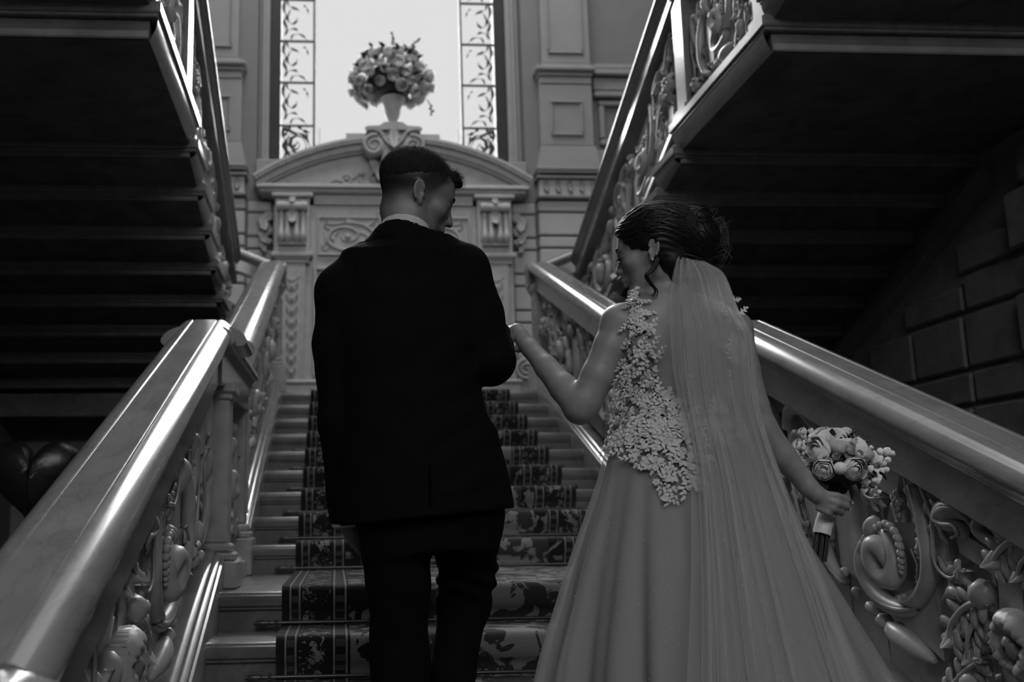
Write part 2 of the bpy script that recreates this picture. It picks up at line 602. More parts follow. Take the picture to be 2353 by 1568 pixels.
# ------------------------------------------------------------------ carved ornament
ORN = [
 ('scroll',[(-0.881, 0.34), (-0.801, 0.298), (-0.7, 0.282), (-0.628, 0.312), (-0.616, 0.371), (-0.658, 0.445)],[0.012, 0.022, 0.026, 0.024, 0.02, 0.014]),
 ('scroll',[(-0.808, 0.338), (-0.832, 0.33), (-0.896, 0.373), (-0.951, 0.443), (-0.974, 0.51), (-0.968, 0.566), (-0.95, 0.628), (-0.914, 0.692)],[0.012, 0.016, 0.02, 0.022, 0.024, 0.024, 0.022, 0.016]),
 ('snail',[(-0.769, 0.426)],[0.062]),
 ('beads',[(-0.745, 0.505), (-0.799, 0.537), (-0.842, 0.534), (-0.861, 0.502), (-0.86, 0.46), (-0.855, 0.428)],[0.01, 0.012, 0.013, 0.013, 0.011, 0.008]),
 ('bud',[(-0.718, 0.521), (-0.649, 0.437)],[0.022]),
 ('bud',[(-0.656, 0.434), (-0.606, 0.354)],[0.02]),
 ('leaf',[(-0.882, 0.503), (-0.909, 0.47), (-0.894, 0.416)],[0.016]),
 ('leaf',[(-0.828, 0.555), (-0.821, 0.602), (-0.848, 0.637)],[0.02]),
 ('leaf',[(-0.891, 0.702), (-0.917, 0.639), (-0.942, 0.584), (-0.932, 0.524)],[0.026]),
 ('leaf',[(-0.973, 0.708), (-1.018, 0.632), (-1.009, 0.526), (-1.069, 0.508), (-1.13, 0.558)],[0.034]),
 ('scroll',[(-1.088, 0.618), (-1.124, 0.644), (-1.117, 0.663), (-1.072, 0.648), (-1.048, 0.656), (-1.082, 0.69), (-1.147, 0.709), (-1.188, 0.685)],[0.006, 0.012, 0.016, 0.02, 0.026, 0.028, 0.024, 0.014]),
 ('scroll',[(-1.225, 0.711), (-1.209, 0.715), (-1.195, 0.699), (-1.2, 0.679), (-1.239, 0.675), (-1.283, 0.688)],[0.008, 0.012, 0.016, 0.018, 0.016, 0.012]),
 ('leaf',[(-1.406, 0.729), (-1.344, 0.719), (-1.284, 0.668), (-1.244, 0.615)],[0.045]),
 ('leaf',[(-1.433, 0.676), (-1.39, 0.7), (-1.35, 0.667), (-1.327, 0.617)],[0.035]),
 ('bud',[(-1.203, 0.554), (-1.149, 0.476)],[0.03]),
 ('leaf',[(-1.204, 0.513), (-1.131, 0.467), (-1.057, 0.382), (-1.037, 0.317)],[0.042]),
 ('leaf',[(-1.153, 0.452), (-1.116, 0.38), (-1.095, 0.305)],[0.03]),
 ('scroll',[(-1.011, 0.428), (-1.063, 0.47), (-1.09, 0.474), (-1.059, 0.449)],[0.01, 0.018, 0.016, 0.008]),
 ('bud',[(-0.69, 0.224), (-0.733, 0.212)],[0.024]),
 ('bud',[(-0.727, 0.215), (-0.94, 0.233)],[0.034]),
 ('bud',[(-0.62, 0.225), (-0.691, 0.228)],[0.018]),
 ('bud',[(-0.55, 0.243), (-0.571, 0.22)],[0.014]),
 ('bud',[(-0.491, 0.276), (-0.509, 0.257)],[0.013]),
 ('rosette',[(-1.312, 0.462)],[0.085]),
 ('bud',[(-1.126, 0.291), (-1.072, 0.219)],[0.03]),
 ('leaf',[(-0.987, 0.156), (-1.028, 0.215), (-1.102, 0.299), (-1.16, 0.351)],[0.035]),
 ('leaf',[(-1.195, 0.189), (-1.197, 0.269), (-1.189, 0.336)],[0.03]),
 ('scroll',[(-0.163, 0.615), (-0.209, 0.691), (-0.296, 0.722), (-0.37, 0.70), (-0.388, 0.649)],[0.016, 0.022, 0.022, 0.02, 0.014]),
 ('leaf',[(-0.378, 0.675), (-0.345, 0.606), (-0.345, 0.532)],[0.024]),
 ('bud',[(-0.439, 0.694), (-0.491, 0.668)],[0.026]),
 ('scroll',[(-0.406, 0.583), (-0.359, 0.48), (-0.354, 0.363), (-0.407, 0.259), (-0.482, 0.225)],[0.014, 0.02, 0.022, 0.02, 0.014]),
 ('leaf',[(-0.418, 0.403), (-0.365, 0.311), (-0.38, 0.233)],[0.03]),
 ('leaf',[(-0.22, 0.20), (-0.25, 0.33), (-0.21, 0.46), (-0.235, 0.57)],[0.036]),
 ('scroll',[(-0.27, 0.56), (-0.30, 0.60), (-0.27, 0.63), (-0.235, 0.60), (-0.245, 0.52), (-0.29, 0.44), (-0.30, 0.34)],[0.008, 0.013, 0.016, 0.018, 0.018, 0.016, 0.012]),
 ('rosette',[(-0.245, 0.235)],[0.05]),
 ('scroll',[(-0.10, 0.42), (-0.09, 0.56), (-0.05, 0.66), (0.01, 0.68), (0.045, 0.62), (0.03, 0.55), (-0.01, 0.56), (-0.015, 0.60)],[0.012, 0.018, 0.022, 0.022, 0.020, 0.016, 0.012, 0.008]),
 ('leaf',[(-0.06, 0.20), (-0.03, 0.32), (-0.065, 0.43), (-0.03, 0.52)],[0.034]),
 ('bud',[(0.05, 0.50), (0.075, 0.36)],[0.026]),
 ('scroll',[(0.10, 0.66), (0.085, 0.50), (0.095, 0.34), (0.06, 0.22), (-0.01, 0.17)],[0.012, 0.018, 0.020, 0.018, 0.012]),
 ('bud',[(-0.13, 0.30), (-0.11, 0.20)],[0.022]),
 ('bud',[(-0.50, 0.64), (-0.545, 0.55)],[0.03]),
 ('leaf',[(-0.60, 0.66), (-0.63, 0.60), (-0.70, 0.575), (-0.76, 0.60)],[0.03]),
]
PLT = [[(-1.077, 0.64), (-1.202, 0.641), (-1.247, 0.647), (-1.236, 0.585), (-1.091, 0.582)], [(-0.673, 0.257), (-0.969, 0.457), (-0.975, 0.249)], [(-0.45, 0.514), (-0.553, 0.565), (-0.555, 0.272), (-0.464, 0.27)], [(-1.232, 0.589), (-1.318, 0.631), (-1.288, 0.203), (-1.197, 0.169)],
       [(-0.16, 0.17), (-0.20, 0.17), (-0.20, 0.70), (-0.16, 0.70)], [(-0.60, 0.69), (-0.85, 0.70), (-0.82, 0.62), (-0.64, 0.60)], [(-1.0, 0.72), (-1.08, 0.70), (-1.03, 0.52), (-0.98, 0.50)]]


def tube2(mb, pts, rad, fn, n=18, seg=8, deep=1.1, d0=0.0, lift=0.0):
    P = catmull(pts, n); R = catmull(rad, n)[:, 0]
    V = []; F = []
    for i in range(n):
        t = P[min(i + 1, n - 1)] - P[max(i - 1, 0)]
        t = t / (np.linalg.norm(t) + 1e-9)
        nn = np.array([-t[1], t[0]])
        lf = d0 + lift * math.sin(PI * i / (n - 1))
        for k in range(seg):
            th = 2 * PI * k / seg
            q = P[i] + nn * R[i] * math.cos(th)
            V.append(fn(q[0], q[1], lf + R[i] * deep * math.sin(th)))
    for i in range(n - 1):
        for k in range(seg):
            l = (k + 1) % seg
            F.append((i * seg + k, i * seg + l, (i + 1) * seg + l, (i + 1) * seg + k))
    F.append(tuple(range(seg))); F.append(tuple((n - 1) * seg + k for k in range(seg)))
    mb.add(V, F)


def leaf2(mb, pts, w, fn, n=15, lobes=4, d0=.01):
    """acanthus leaf: scalloped, softly ridged, its tip rolling forward"""
    n = max(n, 4 * lobes + 3)
    P = catmull(pts, n)
    us = [-1, -.82, -.6, -.36, -.14, 0, .14, .36, .6, .82, 1]
    V = []; F = []; m = len(us)
    fr = []
    for i in range(n):
        t_ = i / (n - 1)
        t = P[min(i + 1, n - 1)] - P[max(i - 1, 0)]
        t = t / (np.linalg.norm(t) + 1e-9)
        env = math.sin(PI * (.05 + .925 * t_)) ** .6
        ww = w * env * (.86 - .14 * math.cos(2 * PI * lobes * t_))
        fr.append((t, np.array([-t[1], t[0]]), ww, t_))
    for i, (t, nn, ww, t_) in enumerate(fr):
        curl = 1.1 * w * t_ ** 4
        for u in us:
            dep = d0 + curl + w * (.62 * (1 - abs(u) ** 2.4) + .09 * math.cos(u * 3.2 * PI)) * (.45 + .55 * env)
            if u == 0: dep -= .16 * w
            q = P[i] + nn * ww * u - t * abs(u) * w * .14
            V.append(fn(q[0], q[1], dep))
    nb = len(V)
    for i, (t, nn, ww, t_) in enumerate(fr):
        for u in (-.8, .8):
            q = P[i] + nn * ww * u - t * abs(u) * w * .14
            V.append(fn(q[0], q[1], d0 - .03 + .9 * w * t_ ** 4))
    for i in range(n - 1):
        for k in range(m - 1):
            F.append((i * m + k, i * m + k + 1, (i + 1) * m + k + 1, (i + 1) * m + k))
        b0, b1 = nb + 2 * i, nb + 2 * (i + 1)
        F.append((b0, b1, b1 + 1, b0 + 1))
        F.append((i * m, (i + 1) * m, b1, b0))
        F.append((i * m + m - 1, b0 + 1, b1 + 1, (i + 1) * m + m - 1))
    F.append(tuple(range(m)) + (nb + 1, nb))
    e = (n - 1) * m
    F.append(tuple(range(e, e + m))[::-1] + (nb + 2 * n - 2, nb + 2 * n - 1))
    mb.add(V, F)


def bud2(mb, p0, p1, w, fn):
    p0 = np.array(p0); p1 = np.array(p1)
    ts = np.linspace(0, 1, 11)
    R = [w * max(.12, (math.sin(PI * (.06 + .9 * t ** .8)) ** .7)) for t in ts]
    seg = 12; V = []; F = []
    t = (p1 - p0); t = t / (np.linalg.norm(t) + 1e-9); nn = np.array([-t[1], t[0]])
    for q, r in zip(ts, R):
        c = p0 + (p1 - p0) * q
        for k in range(seg):
            th = 2 * PI * k / seg
            rr = r * (1 + .07 * math.cos(5 * th))
            x = c + nn * rr * math.cos(th)
            V.append(fn(x[0], x[1], .015 + rr * 1.15 * math.sin(th)))
    for i in range(10):
        for k in range(seg):
            l = (k + 1) % seg
            F.append((i * seg + k, i * seg + l, (i + 1) * seg + l, (i + 1) * seg + k))
    F.append(tuple(range(seg))); F.append(tuple(10 * seg + k for k in range(seg)))
    mb.add(V, F)


def ornament(kind, pts, prm, fn, parent, fine=1.0, m='carved'):
    mb = MB()
    if kind == 'scroll':
        tube2(mb, pts, prm, fn, int(26 * fine), 10 if fine > .8 else 7, 1.15, .005, .012)
        # a rolled lip along the scroll
        P = catmull(pts, len(pts) * 2); R = catmull(prm, len(pts) * 2)[:, 0]
        tube2(mb, [tuple(p) for p in P], list(R * .42), fn, int(26 * fine), 6, 1.0, max(prm) * .95, .012)
        c = pts[0]
        nm = 'carved_scroll'
    elif kind == 'snail':
        c = pts[0]; r = prm[0]
        sp = [(c[0] + r * (1 - t * .86) * math.cos(1.2 + t * 2 * PI * 1.6), c[1] + 1.15 * r * (1 - t * .86) * math.sin(1.2 + t * 2 * PI * 1.6)) for t in np.linspace(0, 1, 22)]
        tube2(mb, sp, [r * (.30 + .22 * math.sin(PI * t)) for t in np.linspace(0, 1, 22)], fn, int(60 * fine), 10 if fine > .8 else 7, 1.2, .012, .03)
        nm = 'snail_scroll'
    elif kind == 'beads':
        n = 11
        P = catmull(pts, n); R = catmull(prm, n)[:, 0]
        for p, r in zip(P, R):
            o = MB().ball((0, 0, 0), 1, 8, 6)
            mb.add([fn(p[0] + v[0] * r, p[1] + v[2] * r, .035 + v[1] * r) for v in o.v], o.f)
        nm = 'bead_string'
    elif kind == 'bud':
        bud2(mb, pts[0], pts[1], prm[0], fn)
        nm = 'carved_bud'
    elif kind == 'leaf':
        w = prm[0]
        leaf2(mb, pts, w * .92, fn, int(17 * fine) + 2, 4, .0)
        # rounded lobes fanning off the midrib, each curling forward
        nl = 4 if fine > .8 else 3
        P = catmull(pts, 41)
        ln_ = float(np.linalg.norm(np.diff(P, axis=0), axis=1).sum())
        for k in range(nl + 1):
            tk = .10 + .78 * k / nl
            i0 = int(tk * 40)
            tv = P[min(i0 + 2, 40)] - P[max(i0 - 2, 0)]; tv = tv / (np.linalg.norm(tv) + 1e-9)
            nv_ = np.array([-tv[1], tv[0]])
            sc = w * (.55 + .45 * math.sin(PI * (.2 + .7 * tk)))
            st_ = min(sc, ln_ * .3)
            for sd in (-1, 1):
                q = [P[i0], P[i0] + nv_ * sd * sc * .50 + tv * st_ * .30, P[i0] + nv_ * sd * sc * .92 + tv * st_ * .72, P[i0] + nv_ * sd * sc * 1.02 + tv * st_ * 1.05]
                tube2(mb, q, [w * .20, w * .33, w * .30, w * .12], fn, 9 if fine > .8 else 6, 8 if fine > .8 else 6, .62, .006 + w * .26, w * .16)
        tube2(mb, P[::5], list(np.linspace(w * .20, w * .13, 9)), fn, 14, 8 if fine > .8 else 6, .8, .010 + w * .42, w * .18)
        nm = 'acanthus_leaf'
    elif kind == 'rosette':
        c = pts[0]; r = prm[0]
        for k in range(6):
            # cupped, rolled petals
            th = 2 * PI * k / 6 + .3
            d = np.array([math.cos(th), math.sin(th)]); e = np.array([-d[1], d[0]])
            V = []; F = []; nu, nv = 9, 9
            for i in range(nv):
                v = i / (nv - 1)
                for j in range(nu):
                    u = j / (nu - 1) * 2 - 1
                    wd = r * .46 * math.sin(PI * (.12 + .74 * v)) ** .6
                    q = np.array(c) + d * r * (.16 + .82 * v - .14 * u * u * v) + e * wd * u
                    dep = .014 + r * (.50 * math.sin(PI * v * .92) * (1 - .45 * u * u) + .06 * math.cos(u * 4 * PI) + .12 * (k % 2))
                    V.append(fn(q[0], q[1], dep))
            nb_ = len(V)
            for j in range(nu): V.append(fn(*(np.array(c) + d * r * .9 + e * r * .3 * (j / (nu - 1) * 2 - 1)), -.02))
            for i in range(nv - 1):
                for j in range(nu - 1):
                    F.append((i * nu + j, i * nu + j + 1, (i + 1) * nu + j + 1, (i + 1) * nu + j))
            for j in range(nu - 1): F.append(((nv - 1) * nu + j, (nv - 1) * nu + j + 1, nb_ + j + 1, nb_ + j))
            mb.add(V, F)
        o = MB().ball((0, 0, 0), 1, 10, 7)
        mb.add([fn(c[0] + v[0] * r * .27, c[1] + v[2] * r * .34, .045 + v[1] * r * .3) for v in o.v], o.f)
        nm = 'rosette'
    mb.build(nm, m, parent, 180 if kind in ('leaf', 'rosette', 'scroll') else 70)


# flat stone left standing behind the carving, with pierced gaps between
WEB = [[(-.12, .07), (.12, .07), (.12, .60), (.02, .50), (-.12, .50)], [(-.14, .07), (-.30, .07), (-.30, .73), (-.14, .73)], [(-.33, .07), (-.46, .07), (-.43, .50), (-.33, .66)], [(-.47, .07), (-.66, .07), (-.62, .30), (-.60, .56), (-.46, .60)],
       [(-.52, .66), (-.62, .62), (-.74, .62), (-.86, .66), (-.88, .73), (-.50, .73)], [(-.66, .07), (-.93, .07), (-.97, .30), (-.95, .56), (-.86, .60), (-.74, .58), (-.66, .40)],
       [(-.95, .07), (-1.12, .07), (-1.10, .30), (-1.02, .36)], [(-1.0, .73), (-1.16, .73), (-1.14, .62), (-1.03, .50)], [(-1.20, .73), (-1.42, .73), (-1.42, .07), (-1.20, .07), (-1.23, .40), (-1.18, .56)]]


def carve(parent, amap, hmap, X, zline, y_lo, y_hi, fine=1.0):
    """place the whole ornament pattern: amap maps pattern a -> world y"""
    def fn(a, h, d):
        y = amap(a)
        return (X(d), y, zline(y) + hmap(h))
    for kind, pts, prm in ORN:
        ys = [amap(p[0]) for p in pts]
        if min(ys) < y_lo - .02 or max(ys) > y_hi + .02: continue
        ornament(kind, pts, prm, fn, parent, fine)
    for poly in PLT:
        ys = [amap(p[0]) for p in poly]
        if min(ys) < y_lo - .02 or max(ys) > y_hi + .02: continue
        mb = MB(); flat_poly(mb, poly, fn, -.03, .008)
        mb.build('web_panel', 'carved', parent)
    for poly in WEB:
        ys = [amap(p[0]) for p in poly]
        if min(ys) < y_lo - .10 or max(ys) > y_hi + .10: continue
        mb = MB(); flat_poly(mb, poly, fn, -.045, -.020)
        mb.build('web_panel', 'carved', parent)


RAIL_H = [(.040, 0), (.043, -.004), (.046, -.004), (.049, 0), (.064, -.002), (.079, -.009), (.092, -.020), (.102, -.034), (.108, -.050), (.108, -.062), (.102, -.072), (.092, -.076), (.089, -.086), (.080, -.094), (.074, -.106), (.070, -.108), (.070, -.215), (.062, -.222)]
RAIL = RAIL_H + [(-u, v) for u, v in RAIL_H[::-1]]
CURB_H = [(.090, -.42), (.090, .030), (.086, .040), (.078, .043), (.075, .052), (.064, .059), (.056, .060), (.052, .070), (.042, .076), (.030, .079)]
CURB = CURB_H + [(-u, v) for u, v in CURB_H[::-1]]


def rail_piece(parent, cx, y0, y1, zf, name='handrail', prof=RAIL, m='marble', n=2, wide=1.0):
    mb = MB()
    mb.sweep([(u * wide, v) for u, v in prof], lambda u, v, t: (cx + u, t, zf(t) + v), list(np.linspace(y0, y1, n)))
    return mb.build(name, m, parent, 35)


def post(parent, cx, y0, y1, z0, z1, inner, blk=.21):
    """panelled pedestal: base block, mouldings, recessed shaft"""
    mb = MB()
    w = abs(cx) - inner
    x0, x1 = cx - w, cx + w
    mb.box(x0, x1, y0, y1, z0, z0 + blk, .006)
    mb.box(x0 + .012, x1 - .012, y0 + .012, y1 - .012, z0 + blk, z0 + blk + .03, .008)
    mb.box(x0 + .026, x1 - .026, y0 + .026, y1 - .026, z0 + blk + .03, z0 + blk + .065, .01)
    mb.build('post_base', 'carved', parent)
    zs = z0 + blk + .065
    mb = MB(); mb.box(x0 + .04, x1 - .04, y0 + .04, y1 - .04, zs, z1 - .05, .006)
    for zz, e in ((z1 - .06, .03), (z1 - .035, .018)):
        mb.box(x0 + e, x1 - e, y0 + e, y1 - e, zz, zz + .035, .006)
    p = mb.build('post_shaft', 'carved', parent)
    mb = MB()
    xi = (x0 + .04) if cx > 0 else (x1 - .04)
    sg = -1 if cx > 0 else 1
    ym = (y0 + y1) / 2; hw = (y1 - y0) / 2 - .085
    za, zb = zs + .05, z1 - .11
    if zb - za > .1 and hw > .02:
        xa, xb = sorted((xi, xi + sg * .010))
        mb.box(xa, xb, ym - hw, ym - hw + .018, za, zb, .003); mb.box(xa, xb, ym + hw - .018, ym + hw, za, zb, .003)
        mb.box(xa, xb, ym - hw + .018, ym + hw - .018, za, za + .018, .003); mb.box(xa, xb, ym - hw + .018, ym + hw - .018, zb - .018, zb, .003)
        mb.build('panel_moulding', 'carved', p)


ZN = lambda y: S * y
ZFAR = lambda y: RI + S * (y - LAND)
for sx, nm in ((-1, 'left'), (1, 'right')):
    cx = sx * 1.065
    X = (lambda d, s_=sx: s_ * (1.055 - d))
    # near run, below and along the half-way landing
    b = empty('balustrade', (cx, -1.0, ZF), ('carved marble balustrade in the left foreground with a broad shining handrail' if sx < 0 else 'carved marble balustrade beside the bride with scrolls and a big rosette'), 'balustrade')
    rail_piece(b, cx, -2.19, .16, lambda t: ZN(t) + .945)
    rail_piece(b, cx, .06, 1.22, lambda t: .968 + max(0, t - 1.1) * .2, 'landing_handrail', wide=1.12)
    rail_piece(b, cx, .13, .40, lambda t: .978, 'handrail_cap', [(u * 1.5, v) for u, v in RAIL if v > -.08])
    rail_piece(b, cx, -2.62, -2.13, lambda t: .050, 'handrail_end', wide=1.12)
    rail_piece(b, cx, -2.34, .17, ZN, 'base_rail', CURB, 'marble')
    rail_piece(b, cx, .17, 1.12, lambda t: 0.0, 'landing_base_rail', [(u, max(v, -.2) + (0 if v < 0 else .03)) for u, v in CURB], 'carved')
    post(b, cx, .155, .36, 0.001, .765, .93, .10)
    post(b, cx, 1.10, 1.34, 0.001, .93, .955, .17)
    post(b, cx, -2.56, -2.28, ZF + .001, -.15, .93)
    carve(b, lambda a: a, lambda h: h, X, ZN, -1.95, .13)
    carve(b, lambda a: -1.312 * 2 - a, lambda h: h, X, ZN, -2.05, -1.33)
    carve(b, lambda a: .36 + (a + 1.36) * .62, lambda h: h - .02, X, lambda y: 0.0, .44, 1.06, .7)
    # far run up to the window landing
    b = empty('balustrade', (cx, 2.6, .2), ('carved marble balustrade rising to the landing left of the groom' if sx < 0 else 'carved marble balustrade rising to the landing behind the joined hands'), 'balustrade')
    rail_piece(b, cx, 1.17, 3.98, lambda t: ZFAR(t) + 1.0)
    rail_piece(b, cx, 1.30, 3.95, ZFAR, 'base_rail', CURB, 'marble')
    post(b, cx, 3.86, 4.10, ZL, 2.06, .95)
    carve(b, lambda a: 1.30 + (a + 1.40), lambda h: .03 + h * 1.05, X, ZFAR, 1.34, 2.6, .7)
    carve(b, lambda a: 2.56 - (a + 1.40) + 1.27, lambda h: .03 + h * 1.05, X, ZFAR, 2.5, 3.85, .7)
    # the curved end linking to the upper rail
    mb = MB()
    ts = np.linspace(0, 1, 14)
    def bend(u, v, t):
        x = .975 + .5 * t; zz = 2.245 + .14 * (t * t * (3 - 2 * t))
        return (sx * (x - .02), 4.03 + .02 * math.sin(PI * t) + u * .85, zz + v * .85)
    mb.sweep(RAIL, bend, list(ts))
    mb.build('handrail_return', 'marble', b, 35)

# ------------------------------------------------------------------ upper flights
for sx, nm in ((-1, 'left'), (1, 'right')):
    XI = 1.30
    st = empty('staircase', (sx * 2.2, 1.5, 1.2), 'upper %s flight seen from below, dark stepped underside returning overhead' % nm, 'staircase')

    def ust(k):
        """nosing y and top z of upper step k"""
        y = 4.2 - (k - 1) * TR if k <= 9 else 4.2 - 8 * TR - LAND - (k - 10) * TR
        return y, ZL + k * RI
    for k in range(1, 18):
        y0, z0 = ust(k)
        ln = LAND if k == 9 else TR
        xs = [sx * XI, sx * XW] if sx > 0 else [sx * XW, sx * XI]
        mb = MB()
        # tread slab with its moulded end
        mb.box(xs[0], xs[1], y0 - ln - .06, y0, z0 - .055, z0, .007)
        e0, e1 = sorted((sx * (XI + .012), sx * XW))
        mb.box(e0, e1, y0 - ln - .05, y0 - .012, z0 - .070, z0 - .054, .004)
        mb.build('step', 'marble', st)
        mb = MB()
        zb = -.165
        inc = .064 if k != 9 else 0.0
        prof = [(-.02, -.071), (-.02, zb), (-ln - .02, zb + inc), (-ln - .02, -.071)]
        # cove under the slab end
        cove = [(XI + .016 + .034 * (t ** 1.6), -.070 - .094 * t) for t in np.linspace(0, 1, 7)]
        V = []
        for (x, z) in cove:
            f = (z + .070) / -.094
            V.append((sx * x, y0 - .02, z0 + z)); V.append((sx * x, y0 - ln - .02, z0 + z + inc * f))
        F = [(2 * i, 2 * i + 1, 2 * i + 3, 2 * i + 2) for i in range(6)]
        mb.add(V, F)
        mb.build('step_end_moulding', 'marble', st, 60)
        mb = MB()
        xi = sx * (XI + .0505)
        a, b2 = sorted((xi, sx * XW))
        mb.sweep(prof, lambda u, v, t: (t, y0 + u, z0 + v), [a, b2])
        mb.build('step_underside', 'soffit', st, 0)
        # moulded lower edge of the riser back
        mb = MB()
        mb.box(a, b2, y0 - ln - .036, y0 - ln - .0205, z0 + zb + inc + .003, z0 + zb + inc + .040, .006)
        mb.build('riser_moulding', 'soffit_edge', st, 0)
    # balustrade on the flight
    cx = sx * 1.41
    b = empty('balustrade', (cx, 2.5, 1.3), 'carved balustrade climbing towards the viewer on the %s upper flight' % nm, 'balustrade')
    Z1 = lambda y: ZL + 9 * RI - S * (y - (4.2 - 8 * TR))
    Z2 = lambda y: ZL + 10 * RI - S * (y - (4.2 - 8 * TR - LAND))
    X = (lambda d, s_=sx: s_ * (1.41 - d))
    rail_piece(b, cx, 1.44, 4.05, lambda t: Z1(t) + .91)
    rail_piece(b, cx, .30, 1.52, lambda t: ZL + 9 * RI + .95, 'landing_handrail', wide=1.1)
    rail_piece(b, cx, -2.0, .34, lambda t: Z2(t) + .91)
    BR = [(.06, .02), (.06, .05), (.045, .075), (.03, .085), (-.03, .085), (-.045, .075), (-.06, .05), (-.06, .02)]
    rail_piece(b, cx, 1.58, 4.0, Z1, 'base_rail', BR, 'carved')
    rail_piece(b, cx, .40, 1.36, lambda t: ZL + 9 * RI, 'landing_base_rail', [(u, v - .018) for u, v in BR], 'carved')
    rail_piece(b, cx, -2.0, .3, Z2, 'base_rail', BR, 'carved')
    # plinth blocks on each step
    for k in list(range(2, 9)) + list(range(10, 15)):
        y0, z0 = ust(k)
        x0, x1 = sorted((sx * 1.352, sx * 1.468))
        MB().box(x0, x1, y0 - TR + .02, y0 - .06, z0 + .001, z0 + .05, .006).build('plinth_block', 'marble', b)
    zt = ZL + 9 * RI
    for ya, yb in ((1.36, 1.55), (.32, .52)):
        x0, x1 = sorted((sx * 1.33, sx * 1.49))
        mb = MB(); mb.box(x0 + .02 * 1, x1 - .02, ya + .02, yb - .02, zt + .06, zt + .80, .004)
        mb.box(x0, x1, ya, yb, zt + .001, zt + .06, .006)
        mb.build('post', 'marble', b)
    hm = lambda h: (h - .17) * 1.0 + .07
    carve(b, lambda a: 4.02 - (a + 1.44), hm, X, Z1, 2.75, 4.0, .6)
    carve(b, lambda a: 1.60 + (a + 1.44) * .97, hm, X, Z1, 1.58, 2.85, .6)
    carve(b, lambda a: .48 + (a + 1.44) * .7, hm, X, lambda y: zt, .5, 1.35, .6)
    carve(b, lambda a: .32 - (a + 1.44), hm, X, Z2, -.98, .32, .6)

# ------------------------------------------------------------------ window
YG = 6.15
mg = bpy.data.materials.new('milky_window_glass'); mg.use_nodes = True
nt = mg.node_tree
for n in list(nt.nodes):
    if n.type == 'BSDF_PRINCIPLED': nt.nodes.remove(n)
tb = nt.nodes.new('ShaderNodeBsdfTransparent')
_n = nt.nodes.new('ShaderNodeTexNoise'); _n.inputs['Scale'].default_value = 2.0
_mr = nt.nodes.new('ShaderNodeMapRange'); _mr.inputs['To Min'].default_value = .388; _mr.inputs['To Max'].default_value = .392
nt.links.new(_n.outputs['Fac'], _mr.inputs['Value'])
_c = nt.nodes.new('ShaderNodeCombineColor')
for k in range(3): nt.links.new(_mr.outputs[0], _c.inputs[k])
nt.links.new(_c.outputs[0], tb.inputs['Color'])
nt.links.new(tb.outputs[0], nt.nodes['Material Output'].inputs['Surface'])
M['glass'] = mg

win = empty('window_1', (0, YG, 3.9), kind='structure')
FX = [(-1.247, -1.134), (1.103, 1.22)]
for x0, x1 in FX:
    MB().box(x0, x1, YG - .06, YG + .06, 3.88, WZ1, .008).build('frame', 'dark_wood', win)
MB().box(-1.134, 1.103, YG - .05, YG + .05, 3.80, 3.88, .008).build('frame', 'dark_wood', win)
MB().box(-1.134, 1.103, YG - .06, YG + .06, 7.9, WZ1, .008).build('frame', 'dark_wood', win)
for x in (-.790, .756):
    MB().box(x - .012, x + .012, YG - .03, YG + .03, 3.88, 7.9, .004).build('mullion', 'iron', win)
for x in (-.735, .70):
    MB().box(x - .003, x + .003, YG - .01, YG + .01, 3.88, 4.25).build('glazing_bar', 'iron', win)
MB().box(-.778, .744, YG - .003, YG + .003, 3.88, 7.9).build('pane', 'glass', win)
zb = [3.88, 4.278, 4.753, 5.217, 5.69, 6.16, 6.63, 7.1, 7.57, 7.9]
for x0, x1, mir in ((-1.134, -.802, 1), (.768, 1.103, -1)):
    for k in range(len(zb) - 1):
        z0, z1 = zb[k], zb[k + 1]
        MB().box(x0, x1, YG - .003, YG + .003, z0 + .006, z1 - .006).build('pane', 'glass', win)
        if k:
            MB().box(x0, x1, YG - .02, YG + .02, z0 - .006, z0 + .006, .002).build('glazing_bar', 'iron', win)
        if z0 > 6: continue
        xo = x0 if mir > 0 else x1       # outer side, where the ornament is densest
        W = x1 - x0; H = z1 - z0
        q = lambda a, b: (xo + mir * a * W, YG - .012, z0 + b * H)
        dense = (k == 0)
        curves = [([(.10, .95), (.06, .75), (.14, .60), (.08, .45), (.16, .30), (.10, .12)], .010),
                  ([(.18, .62), (.20, .48), (.34, .40), (.46, .46), (.50, .56)], .009),
                  ([(.20, .60), (.28, .74), (.48, .76), (.56, .70)], .006),
                  ([(.70, .86), (.80, .78), (.85, .64)], .006),
                  ([(.12, .14), (.22, .26), (.44, .28), (.52, .22)], .008),
                  ([(.30, .04), (.36, .14), (.56, .16), (.72, .10), (.80, .02)], .007),
                  ([(.16, .98), (.22, .84), (.36, .80), (.50, .78)], .007)]
        if dense:
            curves += [([(.15, .55), (.20, .25), (.45, .08), (.72, .2), (.80, .5), (.60, .72), (.35, .66), (.30, .45), (.45, .32), (.60, .42), (.52, .55)], .013),
                       ([(.05, .9), (.4, .82), (.75, .7), (.92, .4)], .012), ([(.55, .98), (.7, .86), (.92, .8)], .012), ([(.3, .98), (.2, .8), (.04, .66)], .010)]
        mb = MB()
        for pts, r in curves:
            P = catmull([q(*p) for p in pts], 14)
            mb.tube([tuple(p) for p in P], [r * 1.5 * (.7 + .5 * math.sin(i * .9)) for i in range(14)], 5)
        g = mb.build('leaded_scrollwork', 'iron', win, 50)
        g['kind'] = 'stuff'
